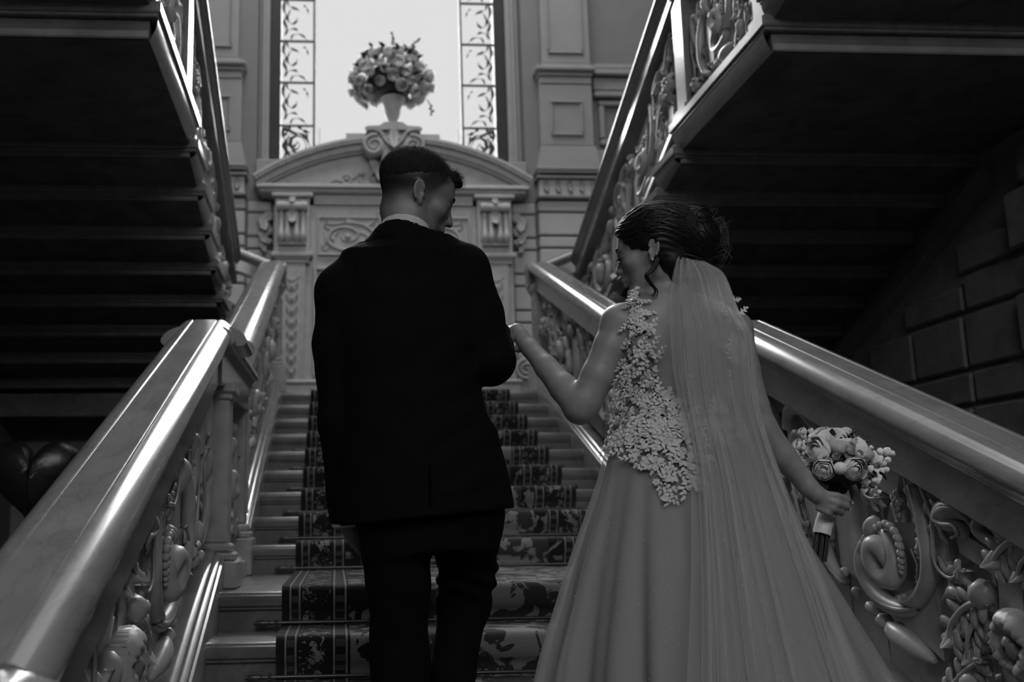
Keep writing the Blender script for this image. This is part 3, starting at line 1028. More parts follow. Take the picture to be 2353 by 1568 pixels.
# reveal mouldings and sill
for sx, xa, xb in ((-1, -1.36, -1.247), (1, 1.22, 1.36)):
    t = MB()
    t.box(xa, xb, YG - .10, YG + .08, 3.72, WZ1, .01)
    m_ = (xa + xb) / 2
    t.box(m_ - .018, m_ + .018, YG - .14, YG - .101, 3.72, WZ1, .008)
    struct(t.build('trim_1', 'plaster'))
struct(MB().box(WX0, WX1, YW - .06, YG - .06, 3.66, 3.80, .012).build('trim_2', 'plaster'))

# ------------------------------------------------------------------ wall pilasters, cornices and courses on the window wall
for sx in (-1, 1):
    t = empty('trim_3', (sx * 1.77, YW - .1, 3.39), kind='structure')
    def bx(nm, xa, xb, d, z0, z1, c=.008, m='plaster', par=None, dy=.0):
        x0, x1 = sorted((sx * xa, sx * xb))
        return MB().box(x0, x1, YW - d, YW - dy - .001, z0, z1, c).build(nm, m, par or t)
    sh = bx('pilaster_shaft', 1.545, 2.05, .12, 4.84, 8.3, .01)
    for xa, xb, z0, z1 in ((1.60, 1.622, 4.98, 8.1), (1.955, 1.977, 4.98, 8.1), (1.60, 1.977, 4.945, 4.967)):
        x0, x1 = sorted((sx * xa, sx * xb))
        MB().box(x0, x1, YW - .145, YW - .121, z0, z1, .008).build('panel_moulding', 'plaster', sh)
    bx('base_moulding', 1.525, 2.06, .14, 4.79, 4.838, .012)
    bx('dado_cap', 1.46, 2.075, .20, 4.735, 4.788, .014)
    bx('dado_cap', 1.485, 2.055, .165, 4.69, 4.734, .012)
    bx('dado_cap', 1.505, 2.045, .14, 4.615, 4.689, .006)
    d = bx('dado_block', 1.505, 2.045, .13, 3.95, 4.613, .008)
    for xa, xb, z0, z1 in ((1.60, 1.63, 4.08, 4.40), (1.91, 1.94, 4.08, 4.40), (1.60, 1.94, 4.40, 4.43), (1.60, 1.94, 4.05, 4.08)):
        x0, x1 = sorted((sx * xa, sx * xb))
        MB().box(x0, x1, YW - .155, YW - .131, z0, z1, .010).build('panel_moulding', 'plaster', d)
    mb = MB()
    mb.sweep([(1.495, -.14), (2.055, -.14), (2.055, 0), (1.495, 0)], lambda u, v, tt: (sx * (u + (-.05 if u < 1.7 else .04) * tt), YW + v * (1 + .25 * tt), 3.945 - .25 * tt), [0, 1])
    mb.build('splayed_base', 'plaster', t)
    bx('frieze_cap', 1.43, 2.11, .21, 3.665, 3.695, .008)
    fz = MB()
    for i in range(26):
        xx = sx * (1.45 + i * .025)
        fz.box(xx - .008, xx + .008, YW - .205, YW - .15, 3.635, 3.664, .003)
    g = fz.build('dentils', 'plaster', t); g['kind'] = 'stuff'
    bx('frieze_moulding', 1.43, 2.11, .19, 3.585, 3.618, .01)
    fr = bx('frieze', 1.46, 2.09, .14, 3.42, 3.584, .004, 'stone')
    for i in range(5):
        c = sx * (1.53 + i * .12)
        mb = MB()
        f = lambda a, h, dd: (a, YW - .141 - dd, h)
        leaf2(mb, [(c, 3.57), (c, 3.51), (c, 3.44)], .035, f, 9, 2, .004)
        mb.build('frieze_leaf', 'plaster', t, 50)
    bx('frieze_base', 1.44, 2.10, .18, 3.385, 3.418, .008)
    # moulded cornice of the recessed bay beyond the pilaster
    for d_, z0, z1 in ((.10, 4.80, 4.86), (.13, 4.73, 4.79), (.07, 4.58, 4.72), (.10, 4.50, 4.56)):
        bx('bay_cornice', 2.08, 3.05, d_, z0, z1, .012)
    for xa, xb, z0, z1 in ((2.13, 2.19, 4.06, 4.42), (2.13, 3.0, 4.42, 4.48), (2.13, 3.0, 3.99, 4.055), (2.94, 3.0, 4.06, 4.42)):
        bx('bay_panel_moulding', xa, xb, .06, z0, z1, .014)
    bx('bay_base', 2.08, 3.05, .08, 3.70, 3.93, .012)
# coursed stones either side of the portal
courses = []
z = 3.38
k = 0
while z > ZL + .05:
    h = (.125, .245)[k % 2]
    courses.append((max(z - h, ZL), z)); z -= h; k += 1
for sx in (-1, 1):
    for k, (z0, z1) in enumerate(courses):
        for xa, xb, d in ((1.20, 1.435, .03), (1.45, 2.10, .12), (2.11, 3.05, .04)):
            x0, x1 = sorted((sx * xa, sx * xb))
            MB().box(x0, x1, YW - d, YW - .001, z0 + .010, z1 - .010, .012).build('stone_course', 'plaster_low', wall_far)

# ------------------------------------------------------------------ carved portal under the window
po = empty('portal_surround', (0, 5.7, ZL), 'carved stone overmantel with arched pediment and two scroll pilasters under the window', 'overmantel')
YP = 5.74     # plane of the main slab


def pb(nm, x0, x1, y0, z0, z1, c=.006, m='stone', par=None, y1=None):
    return MB().box(x0, x1, y0, YW - .002 if y1 is None else y1, z0, z1, c).build(nm, m, par or po)


pb('back_slab', -1.17, 1.17, YP, ZL, 3.29)
pb('plinth', -1.20, 1.20, YP - .06, ZL + .001, 1.52, .012, y1=YP - .001)
pb('plinth_moulding', -1.21, 1.21, YP - .075, 1.521, 1.56, .014, y1=YP - .001)
fp = lambda y: (lambda a, h, d: (a, y - d, h))
for sx in (-1, 1):
    c = sx * .985
    yf = YP - .055
    mb = MB()
    mb.sweep([(-1, 0), (1, 0), (1, 1), (-1, 1)], lambda u, v, t: (c + u * (.102 + .026 * t), yf + v * .054, 1.561 + t * 1.13), [0, 1])
    shf = mb.build('tapered_shaft', 'stone', po)
    mb = MB()
    for e in (-1, 1):
        mb.tube([(c + e * .085, yf - .002, 1.60), (c + e * .108, yf - .002, 2.64)], .008, 6)
    g = mb.build('edge_bead', 'stone', shf, 60); g['kind'] = 'stuff'
    # string of husks hanging down the shaft
    zz = 2.50
    mb = MB()
    tube2(mb, [(c - .075, 2.565), (c - .03, 2.53), (c, 2.522), (c + .03, 2.53), (c + .075, 2.565)], [.008, .011, .013, .011, .008], fp(yf), 12, 6)
    mb.build('swag', 'stone', shf, 50)
    for i in range(8):
        w = .058 - .003 * i
        mb = MB()
        for e in (-1, 1):
            leaf2(mb, [(c, zz - .085), (c + e * w * .6, zz - .05), (c + e * w, zz)], .020, fp(yf), 8, 2, .004)
        bud2(mb, (c, zz - .02), (c, zz - .075), .017, fp(yf))
        mb.build('husk', 'stone', shf, 50)
        zz -= .118
    # ledge, console and capital
    x0, x1 = c - .205, c + .205
    pb('capital_ledge', c - .165, c + .165, yf - .02, 2.692, 2.72, .006, y1=YP - .001)
    mb = MB()
    for i in range(11):
        xx = c - .15 + i * .03
        mb.box(xx - .009, xx + .009, yf - .03, yf, 2.721, 2.745, .002)
    g = mb.build('dentils', 'stone', po); g['kind'] = 'stuff'
    pb('capital_ledge', x0, x1, yf - .045, 2.746, 2.80, .014, y1=YP - .001)
    blk = pb('console_block', c - .17, c + .17, yf - .01, 2.801, 3.34, .008, y1=YP - .001)
    mb = MB(); mb.box(c - .135, c + .135, yf - .06, yf - .011, 2.862, 2.885, .006); mb.build('console_foot', 'stone', blk)
    for i in range(4):
        xx = c + (-.105, -.042, .042, .105)[i]
        pts = [(xx, yf - .035, 2.89), (xx, yf - .075, 2.95), (xx, yf - .055, 3.03), (xx, yf - .04, 3.12), (xx, yf - .05, 3.19)]
        P = catmull(pts, 14)
        MB().tube([tuple(p) for p in P], [.030, .034, .036, .034, .030, .026, .024, .022, .022, .022, .022, .022, .022, .022], 8).build('console_reed', 'stone', blk, 60)
    mb = MB(); mb.lathe([(0, -.145), (.045, -.145), (.05, -.10), (.042, -.06), (.05, -.02), (.05, .02), (.042, .06), (.05, .10), (.045, .145), (0, .145)], (c, yf - .055, 3.245), 12, 'x')
    mb.build('console_roll', 'stone', blk, 50)
    mb = MB(); leaf2(mb, [(c, 3.21), (c, 3.13), (c, 3.06)], .06, fp(yf - .045), 10, 3, .004); mb.build('console_leaf', 'stone', blk, 50)
    mb = MB(); leaf2(mb, [(c, 3.33), (c, 3.30), (c, 3.26)], .04, fp(yf - .06), 8, 2, .02); mb.build('console_leaf', 'stone', blk, 50)
    pb('abacus', c - .20, c + .20, yf - .06, 3.345, 3.385, .008, y1=YP - .001)
    # leafy side bracket and volute at the foot
    for z0_, z1_, w in ((3.22, 3.02, .07), (3.06, 2.90, .055), (2.95, 2.82, .04)):
        mb = MB()
        leaf2(mb, [(sx * 1.19, z0_), (sx * 1.27, (z0_ + z1_) / 2 + .02), (sx * 1.24, z1_)], w, fp(YP + .05), 12, 3, .0)
        mb.build('side_leaf', 'stone', po, 50)
    sp = [(sx * 1.26 + .10 * (1 - t * .85) * math.cos(PI / 2 + sx * t * 2 * PI * 2.0), 1.66 + .10 * (1 - t * .85) * math.sin(PI / 2 + sx * t * 2 * PI * 2.0)) for t in np.linspace(0, 1, 26)]
    mb = MB(); tube2(mb, sp, [.022 * (1 - .4 * t) for t in np.linspace(0, 1, 26)], fp(YP), 60, 7)
    mb.build('foot_volute', 'stone', po, 50)
    pb('foot_block', min(sx * 1.18, sx * 1.40), max(sx * 1.18, sx * 1.40), YP + .02, ZL + .001, 1.76, .01)
    # carved frieze panel between the pilasters
    x0, x1 = sorted((sx * .145, sx * .725))
    fpz = pb('frieze_panel', x0, x1, YP - .012, 2.80, 3.15, .004, y1=YP - .001)
    for a, b, cc_, d_ in ((x0, x1, 3.15, 3.172), (x0, x1, 2.778, 2.80), (x0 - .022, x0, 2.778, 3.172), (x1, x1 + .022, 2.778, 3.172)):
        MB().box(a, b, YP - .035, YP - .001, cc_, d_, .006).build('panel_moulding', 'stone', fpz)
    g2 = lambda u, v: (sx * (.435 + u * .27), 2.975 + v * .16)
    vines = [([(-.95, -.7), (-.4, -.92), (.3, -.85), (.75, -.4), (.6, .35), (.1, .55), (-.3, .2), (-.15, -.25), (.2, -.25), (.3, .05)], [.010, .014, .017, .018, .017, .016, .014, .012, .010, .008]),
             ([(.9, .8), (.5, .75), (.1, .85), (-.5, .7), (-.85, .2), (-.7, -.3)], [.008, .012, .014, .014, .012, .008]),
             ([(.95, -.8), (.85, -.3), (.92, .3)], [.008, .013, .008])]
    for pts, rr in vines:
        mb = MB(); tube2(mb, [g2(*p) for p in pts], rr, fp(YP - .012), 36, 7, 1.2, .006)
        mb.build('panel_vine', 'stone', fpz, 50)
    for pts, w in (([(-.6, .6), (-.8, .8), (-.95, .9)], .022), ([(-.2, .75), (-.05, .95), (.2, .98)], .022), ([(.65, .4), (.85, .6), (.8, .9)], .024), ([(-.6, -.8), (-.85, -.6), (-.9, -.3)], .02), ([(.4, .2), (.6, .0), (.55, -.3)], .024), ([(-.35, .2), (-.6, .15), (-.65, -.1)], .02), ([(.7, -.7), (.9, -.85), (.98, -.6)], .02)):
        mb = MB(); leaf2(mb, [g2(*p) for p in pts], w, fp(YP - .012), 9, 2, .006)
        mb.build('panel_leaf', 'stone', fpz, 50)
    mb = MB(); f_ = fp(YP - .012)
    cc_ = g2(.05, -.05)
    o = MB().ball((0, 0, 0), 1, 10, 7); mb.add([f_(cc_[0] + v[0] * .03, cc_[1] + v[2] * .03, .015 + v[1] * .025) for v in o.v], o.f)
    mb.build('panel_boss', 'stone', fpz, 60)
# centre cartouche of the frieze
for pts, rr in (([(-.10, 3.25), (-.16, 3.20), (-.12, 3.14), (-.06, 3.17), (-.08, 3.22)], [.012, .017, .017, .012, .008]), ([(-.08, 3.12), (-.12, 3.0), (-.08, 2.88), (0, 2.83)], [.014, .018, .018, .016])):
    for e in (-1, 1):
        mb = MB(); tube2(mb, [(e * a, h) for a, h in pts], rr, fp(YP - .015), 24, 7); mb.build('cartouche_scroll', 'stone', po, 50)
mb = MB(); o = MB().ball((0, 0, 0), 1, 14, 9); f_ = fp(YP - .012); mb.add([f_(v[0] * .075, 3.0 + v[2] * .12, .01 + v[1] * .04) for v in o.v], o.f); mb.build('cartouche_shield', 'stone', po, 60)
# large lower field
for a, b, cc_, d_ in ((-.75, .75, 2.63, 2.665), (-.785, -.75, 1.60, 2.665), (.75, .785, 1.60, 2.665)):
    MB().box(a, b, YP - .04, YP - .001, cc_, d_, .008).build('field_moulding', 'stone', po)
# entablature and cornice
pb('architrave', -1.24, 1.24, YP - .07, 3.391, 3.398, .002)
pb('cornice', -1.30, 1.30, YP - .09, 3.3985, 3.43, .008)
pb('cornice', -1.335, 1.335, YP - .12, 3.431, 3.465, .010)
pb('cornice', -1.30, 1.30, YP - .10, 3.466, 3.482, .004)
pb('entablature_fascia', -.78, .78, YP - .03, 3.29, 3.389, .004)
# segmental pediment
RA = 2.459; ZC = 1.518
th0 = math.asin(1.372 / RA)


def arcband(nm, r0, r1, y0, m='stone', y1=None, cut=True):
    mb = MB()
    y1_ = YW - .002 if y1 is None else y1
    def f(u, v, t):
        r = r0 + (r1 - r0) * u
        x = r * math.sin(t); z = ZC + r * math.cos(t)
        return (x, y0 + (y1_ - y0) * v, z)
    thm = math.asin(min(.999, (1.372 - (RA - r1) * .35) / r1))
    mb.sweep([(0, 0), (1, 0), (1, 1), (0, 1)], f, list(np.linspace(-thm, thm, 49)))
    return mb.build(nm, m, po, 30)


arcband('pediment_arch', RA - .030, RA, YP - .13)
arcband('pediment_arch', RA - .058, RA - .031, YP - .105)
arcband('pediment_arch', RA - .115, RA - .059, YP - .07)
arcband('pediment_arch', RA - .135, RA - .116, YP - .035)
mb = MB()
for i in range(75):
    t = -th0 + 2 * th0 * (i + .5) / 75
    r = RA - .045
    o = MB().box(-.010, .010, YP - .125, YP - .104, -.011, .011)
    mb.add([(r * math.sin(t) + v[0], v[1], ZC + r * math.cos(t) + v[2]) for v in o.v], o.f)
g = mb.build('arch_beading', 'stone', po); g['kind'] = 'stuff'
# tympanum
n = 40; V = []; F = []
th1 = math.acos((3.483 - ZC) / (RA - .13))
arc = [((RA - .13) * math.sin(t), ZC + (RA - .13) * math.cos(t)) for t in np.linspace(-th1, th1, n)]
mb = MB(); flat_poly(mb, arc, lambda a, h, d: (a, d, h), YP + .02, YW - .002)
mb.build('tympanum', 'stone', po)
M['stone_shadow'] = M['stone']
for sx in (-1, 1):
    for pts, w in (([(.62, 3.50), (.56, 3.53), (.50, 3.50)], .02), ([(.40, 3.54), (.34, 3.60), (.28, 3.58)], .03), ([(.30, 3.50), (.24, 3.56), (.20, 3.66)], .035), ([(.22, 3.64), (.17, 3.72), (.20, 3.78)], .03), ([(.34, 3.52), (.28, 3.49), (.20, 3.51)], .03)):
        mb = MB(); leaf2(mb, [(sx * a, h + .03) for a, h in pts], w, fp(YP + .012), 9, 2, .006); mb.build('tympanum_leaf', 'stone', po, 50)
    mb = MB(); c = (sx * .46, 3.565)
    tube2(mb, [(c[0] + .045 * math.cos(t), c[1] + .045 * math.sin(t)) for t in np.linspace(0, 2 * PI, 16)], [.012] * 16, fp(YP + .012), 24, 6)
    o = MB().ball((0, 0, 0), 1, 8, 6); f_ = fp(YP + .012); mb.add([f_(c[0] + v[0] * .022, c[1] + v[2] * .022, .01 + v[1] * .02) for v in o.v], o.f)
    g = mb.build('tympanum_roundel', 'stone', po, 50)
    # volutes of the keystone
    sp = [(sx * .195 + .105 * (1 - t * .88) * math.cos(PI * .6 - sx * t * 2 * PI * 2.0 if sx > 0 else PI * .4 + t * 2 * PI * 2.0), 3.856 + .105 * (1 - t * .88) * math.sin(PI * .6 - sx * t * 2 * PI * 2.0 if sx > 0 else PI * .4 + t * 2 * PI * 2.0)) for t in np.linspace(0, 1, 30)]
    mb = MB(); tube2(mb, sp, [.026 * (1 - .5 * t) for t in np.linspace(0, 1, 30)], fp(YP - .15), 70, 8, 1.4)
    mb.build('keystone_volute', 'stone', po, 50)
    mb = MB(); mb.lathe([(0, 0), (.10, 0), (.10, .14), (0, .14)], (sx * .195, YP - .15, 3.856), 22, 'y'); mb.build('volute_core', 'stone', po, 40)
    mb = MB(); leaf2(mb, [(sx * .22, 3.75), (sx * .15, 3.64), (sx * .12, 3.50)], .06, fp(YP - .04), 11, 3, .0); mb.build('keystone_leaf', 'stone', po, 50)
    mb = MB(); tube2(mb, [(sx * .03, 3.86), (sx * .09, 3.93), (sx * .13, 4.0), (sx * .20, 4.03), (sx * .28, 4.04)], [.016, .02, .022, .022, .016], fp(YP - .14), 18, 7); mb.build('keystone_scroll', 'stone', po, 50)
pb('attic_step', -.467, .467, YP - .03, 3.90, 4.03, .006)
pb('keystone_block', -.12, .12, YP - .12, 3.56, 4.02, .02)
mb = MB(); mb.sweep([(-.27, 4.02), (-.26, 4.055), (-.14, 4.06), (-.09, 4.095), (0, 4.105), (.09, 4.095), (.14, 4.06), (.26, 4.055), (.27, 4.02)], lambda u, v, t: (u, t, v), [YP - .16, YP + .1]); mb.build('keystone_crown', 'stone', po, 30)
mb = MB(); leaf2(mb, [(0, 4.02), (0, 3.93), (0, 3.80)], .075, fp(YP - .125), 12, 3, .02); mb.build('keystone_mask', 'stone', po, 50)

# ------------------------------------------------------------------ urn of flowers on the pediment
UC = (0.0, 5.70, 4.107)
urn = MB().lathe([(0, 0), (.075, 0), (.078, .02), (.05, .035), (.045, .05), (.06, .075), (.075, .12), (.085, .18), (.10, .24), (.12, .275), (.125, .285), (.115, .285), (.08, .22), (0, .2)], UC, 24).build('urn', 'urn', None, 40)
tag(urn, 'pale footed urn standing on top of the arched pediment', 'urn')


def blossom(r, layers, m, nm='blossom_mesh', closed=.5, seed=0):
    """a cabbage-like flower opening to +Z: nested cupped petals, as shared mesh data"""
    rr = random.Random(seed)
    mb = MB()
    mb.ball((0, 0, -.05 * r), r * .40, 8, 6)
    for L in range(layers):
        t = (L + 1) / layers
        cnt = 3 + L
        R_ = r * (.42 + .58 * t)
        top = .30 + .62 * t          # opening angle from +Z
        for k in range(cnt):
            th = 2 * PI * (k + .37 * L) / cnt + rr.uniform(-.2, .2)
            hw = PI / cnt * 1.45
            V = []; F = []
            tw = rr.uniform(-.06, .06)
            for i in range(6):
                v = i / 5
                pol = PI * .93 - (PI * .93 - top) * v
                for j in range(5):
                    u = j / 4 * 2 - 1
                    a = th + hw * u * (.55 + .45 * math.sin(PI * min(1, .25 + .6 * v)))
                    po_ = pol + .30 * (u * u) * v * (1 - .3 * t) + tw * v
                    q = R_ * (1 + (.10 * t if i == 5 else 0)) * (1 + .02 * rr.uniform(-1, 1))
                    V.append((q * math.sin(po_) * math.cos(a), q * math.sin(po_) * math.sin(a), q * math.cos(po_) * .92))
            for i in range(5):
                for j in range(4):
                    F.append((i * 5 + j, i * 5 + j + 1, (i + 1) * 5 + j + 1, (i + 1) * 5 + j))
            mb.add(V, F)
    me = bpy.data.meshes.new(nm)
    me.from_pydata([tuple(v) for v in mb.v], [], mb.f)
    me.materials.append(M[m]); me.shade_smooth()
    return me


def leafmesh(l, w, m='foliage'):
    V = []; F = []
    for i in range(6):
        t = i / 5
        ww = w * math.sin(PI * min(1, t * .94 + .04)) ** .8
        zc = l * .18 * math.sin(PI * t)
        V += [(-ww, l * t, zc + ww * .35), (0, l * t, zc), (ww, l * t, zc + ww * .35)]
    for i in range(5):
        a = i * 3
        F += [(a, a + 1, a + 4, a + 3), (a + 1, a + 2, a + 5, a + 4)]
    me = bpy.data.meshes.new('leaf')
    me.from_pydata(V, [], F); me.materials.append(M[m]); me.shade_smooth()
    return me


def put(me, name, parent, loc, d, spin=0.0, sc=1.0):
    """link shared mesh data at a world place, its +Z towards d"""
    o = link(name, me, parent, loc)
    q = Vector(d).to_track_quat('Z', 'Y')
    o.rotation_euler = (q @ Euler((0, 0, spin)).to_quaternion()).to_euler()
    o.scale = (sc, sc, sc) if not isinstance(sc, tuple) else sc
    return o


arr = empty('flower_arrangement', (0, 5.70, 4.36), 'big round arrangement of pale roses in the urn before the window', 'flowers')
big = [blossom(.055, 3, 'petal_grey', 'rose', seed=i) for i in range(3)]
sml = [blossom(.03, 2, 'petal_grey', 'small_rose', seed=9 + i) for i in range(2)]
lfm = leafmesh(.09, .026)
R3 = random.Random(21)
fc = Vector((-.02, 5.70, 4.57))
nfl = 92
for i in range(nfl):
    ph = math.acos(1 - 2 * (i + .5) / nfl); th = PI * (1 + 5 ** .5) * i
    d = Vector((math.sin(ph) * math.cos(th), math.sin(ph) * math.sin(th), math.cos(ph)))
    rad = Vector((.40, .28, .34))
    if d.z < 0: rad = Vector((.40, .28, .30))
    if d.z < -.75: continue
    k = R3.uniform(.86, 1.08)
    p = fc + Vector((d.x * rad.x * k, d.y * rad.y * k, d.z * rad.z * k))
    if d.z < -.5 and abs(p.x) < .13: continue
    if R3.random() < .68:
        put(R3.choice(big), 'rose', arr, p, d, R3.uniform(0, 6), R3.uniform(.75, 1.3))
    else:
        put(R3.choice(sml), 'small_rose', arr, p, d, R3.uniform(0, 6), R3.uniform(1.1, 1.7))
for i in range(70):
    th = R3.uniform(0, 2 * PI); zz = R3.uniform(-.65, 1)
    d = Vector((math.sqrt(1 - zz * zz) * math.cos(th), math.sqrt(1 - zz * zz) * math.sin(th), zz))
    if d.z < -.2 and abs(d.x) < .3: continue
    rad = Vector((.36, .28, .33 if d.z > 0 else .26)) * R3.uniform(.82, 1.05)
    p = fc + Vector((d.x * rad.x, d.y * rad.y, d.z * rad.z))
    t = Vector((R3.uniform(-1, 1), R3.uniform(-1, 1), R3.uniform(-.6, 1))) * .7 + d
    o = link('leaf', lfm, arr, p); o.rotation_euler = t.to_track_quat('Y', 'Z').to_euler(); o.scale = (1, 1, 1)
mb = MB(); mb.ball(tuple(fc), .22, 16, 10, (1.12, .9, .85)); mb.tube([(0, 5.70, 4.62), (0, 5.70, 4.33)], [.05, .06], 8)
mb.build('moss_core', 'foliage', arr, 60)
for (x0, z0, x1, z1) in ((-.05, 4.86, .0, 5.03), (.34, 4.35, .37, 4.18), (.10, 4.86, .26, 4.98), (-.2, 4.83, -.24, 4.92)):
    mb = MB()
    P = catmull([(x0, 5.62, z0), ((x0 + x1) / 2 + .02, 5.60, (z0 + z1) / 2), (x1, 5.58, z1)], 8)
    mb.tube([tuple(p) for p in P], [.006] * 8, 5)
    for p in P[3:]:
        o = MB().ball(tuple(p + np.array([R3.uniform(-.02, .02), 0, R3.uniform(-.01, .01)])), .013, 6, 5); mb.add(o.v, o.f)
    g = mb.build('trailing_sprig', 'foliage', arr, 60); g['kind'] = 'stuff'

# ------------------------------------------------------------------ heart balloon in the dark lobby on the left
bc = Vector((-1.98, 1.2, .46))
hb = empty('heart_balloon', tuple(bc), 'dark shiny heart-shaped foil balloon in the shadows beyond the left rail', 'balloon')
V = []; F = []
n, m_ = 48, 9
pts = []
for i in range(n):
    t = 2 * PI * i / n
    pts.append((16 * math.sin(t) ** 3 / 17, (13 * math.cos(t) - 5 * math.cos(2 * t) - 2 * math.cos(3 * t) - math.cos(4 * t)) / 17))
for s_ in (-1, 1):
    for j in range(m_):
        q = j / (m_ - 1)
        for i in range(n):
            x, z = pts[i]
            rr = math.cos(q * PI / 2)
            wr = 1 + .02 * math.sin(11 * i) * (1 - q)
            V.append((bc.x + x * rr * .23 * wr, bc.y + s_ * .105 * math.sin(q * PI / 2) * (1 + .03 * math.sin(i * 3 + j)), bc.z + (z * rr + .05 * q) * .25 * wr))
for s_ in (0, 1):
    o_ = s_ * n * m_
    for j in range(m_ - 1):
        for i in range(n):
            k = (i + 1) % n
            F.append((o_ + j * n + i, o_ + j * n + k, o_ + (j + 1) * n + k, o_ + (j + 1) * n + i))
mesh('balloon_skin', V, F, 'foil', hb, 60)
MB().tube([(bc.x, bc.y, bc.z - .25), (bc.x + .01, bc.y, bc.z - .6), (bc.x, bc.y, ZF + .06)], .003, 5).build('string', 'ribbon', hb)
MB().lathe([(0, 0), (.05, 0), (.05, .02), (.03, .05), (0, .06)], (bc.x, bc.y, ZF), 12).build('weight', 'brass', hb, 40)

# ------------------------------------------------------------------ signed-distance modelling for the figures
def smin(a, b, k):
    h = np.clip(.5 + .5 * (b - a) / k, 0, 1)
    return b + (a - b) * h - k * h * (1 - h)


def smax(a, b, k):
    return -smin(-a, -b, k)


def ell(p, c, r):
    r = np.asarray(r, np.float32); q = p - np.asarray(c, np.float32)
    k0 = np.sqrt(((q / r) ** 2).sum(1)); k1 = np.sqrt(((q / (r * r)) ** 2).sum(1)) + 1e-9
    return k0 * (k0 - 1) / k1


def cone(p, a, b, ra, rb):
    a = np.asarray(a, np.float32); b = np.asarray(b, np.float32)
    ba = b - a; h = np.clip(((p - a) @ ba) / (ba @ ba + 1e-12), 0, 1)
    return np.sqrt(((p - a - h[:, None] * ba) ** 2).sum(1)) - (ra + (rb - ra) * h)


def chain(p, pts, k=.0):
    """pts [(x,y,z,r)] joined round cones"""
    d = None
    for q0, q1 in zip(pts[:-1], pts[1:]):
        e = cone(p, q0[:3], q1[:3], q0[3], q1[3])
        d = e if d is None else (smin(d, e, k) if k else np.minimum(d, e))
    return d


def loft(p, rows, zlo, zhi):
    """rows [(z,cx,cy,a,b)] of ellipses stacked in z"""
    R_ = sorted(rows); Z = np.array([r[0] for r in R_])
    z = p[:, 2]
    cx, cy, a, b = (np.interp(z, Z, [r[i] for r in R_]) for i in (1, 2, 3, 4))
    u = (p[:, 0] - cx) / a; v = (p[:, 1] - cy) / b
    rr = np.sqrt(u * u + v * v) + 1e-6
    d = (rr - 1) * np.minimum(a, b)
    # closer to a true distance for flat ellipses
    g = np.sqrt((u / a) ** 2 + (v / b) ** 2) / rr
    d = (rr - 1) / (g + 1e-6)
    return np.maximum(d.astype(np.float32), np.maximum(zlo - z, z - zhi))


def surface(f, lo, hi, res, B=8, margin=1.75):
    """surface nets on a grid evaluated only near the surface"""
    lo = np.asarray(lo, float); hi = np.asarray(hi, float)
    n = (np.ceil((hi - lo) / res / B).astype(int)) * B + 1
    nb = (n - 1) // B
    I, J, K = np.meshgrid(*[np.arange(m) for m in nb], indexing='ij')
    cen = np.stack([I.ravel(), J.ravel(), K.ravel()], 1) * B * res + lo + B * res / 2
    fc = f(cen.astype(np.float32))
    act = np.abs(fc) < B * res * .87 * margin
    G = np.full(tuple(n), 1.0, np.float32)
    ids = np.stack([I.ravel(), J.ravel(), K.ravel()], 1)
    # inside blocks
    for (i, j, k) in ids[(~act) & (fc < 0)]:
        G[i * B:(i + 1) * B + 1, j * B:(j + 1) * B + 1, k * B:(k + 1) * B + 1] = -1
    off = np.stack(np.meshgrid(*[np.arange(B + 1)] * 3, indexing='ij'), -1).reshape(-1, 3)
    A = ids[act]
    for s0 in range(0, len(A), 600):
        blk = A[s0:s0 + 600]
        idx = (blk[:, None, :] * B + off[None]).reshape(-1, 3)
        v = f((idx * res + lo).astype(np.float32))
        G[idx[:, 0], idx[:, 1], idx[:, 2]] = v
    ins = G < 0
    c = np.zeros(tuple(m - 1 for m in n), np.int8)
    for dx in (0, 1):
        for dy in (0, 1):
            for dz in (0, 1):
                c += ins[dx:n[0] - 1 + dx, dy:n[1] - 1 + dy, dz:n[2] - 1 + dz]
    cells = np.argwhere((c > 0) & (c < 8))
    vid = np.full(c.shape, -1, np.int64); vid[cells[:, 0], cells[:, 1], cells[:, 2]] = np.arange(len(cells))
    P = np.zeros((len(cells), 3)); W = np.zeros(len(cells))
    cor = [(0, 0, 0), (1, 0, 0), (0, 1, 0), (1, 1, 0), (0, 0, 1), (1, 0, 1), (0, 1, 1), (1, 1, 1)]
    val = [G[cells[:, 0] + a, cells[:, 1] + b, cells[:, 2] + d] for a, b, d in cor]
    for a, b in ((0, 1), (2, 3), (4, 5), (6, 7), (0, 2), (1, 3), (4, 6), (5, 7), (0, 4), (1, 5), (2, 6), (3, 7)):
        va, vb = val[a], val[b]
        m = (va < 0) != (vb < 0)
        t = np.where(m, va / (va - vb + 1e-12), 0)
        pt = np.array(cor[a]) + t[:, None] * (np.array(cor[b]) - np.array(cor[a]))
        P += np.where(m[:, None], pt, 0); W += m
    V = (cells + P / W[:, None]) * res + lo
    F = []
    for ax in range(3):
        s_ = [slice(None)] * 3; e_ = [slice(None)] * 3
        s_[ax] = slice(0, -1); e_[ax] = slice(1, None)
        A0 = ins[tuple(s_)]; A1 = ins[tuple(e_)]
        for sg, E in ((1, A0 & ~A1), (-1, ~A0 & A1)):
            q = np.argwhere(E)
            o1, o2 = [(1, 2), (2, 0), (0, 1)][ax]
            ok = (q[:, o1] > 0) & (q[:, o2] > 0) & (q[:, o1] < c.shape[o1]) & (q[:, o2] < c.shape[o2])
            q = q[ok]
            d1 = np.zeros(3, int); d1[o1] = 1
            d2 = np.zeros(3, int); d2[o2] = 1
            quad = [q - d1 - d2, q - d2, q, q - d1]
            ii = [vid[t[:, 0], t[:, 1], t[:, 2]] for t in quad]
            fq = np.stack(ii if sg > 0 else ii[::-1], 1)
            F.append(fq[(fq >= 0).all(1)])
    return V, np.vstack(F)


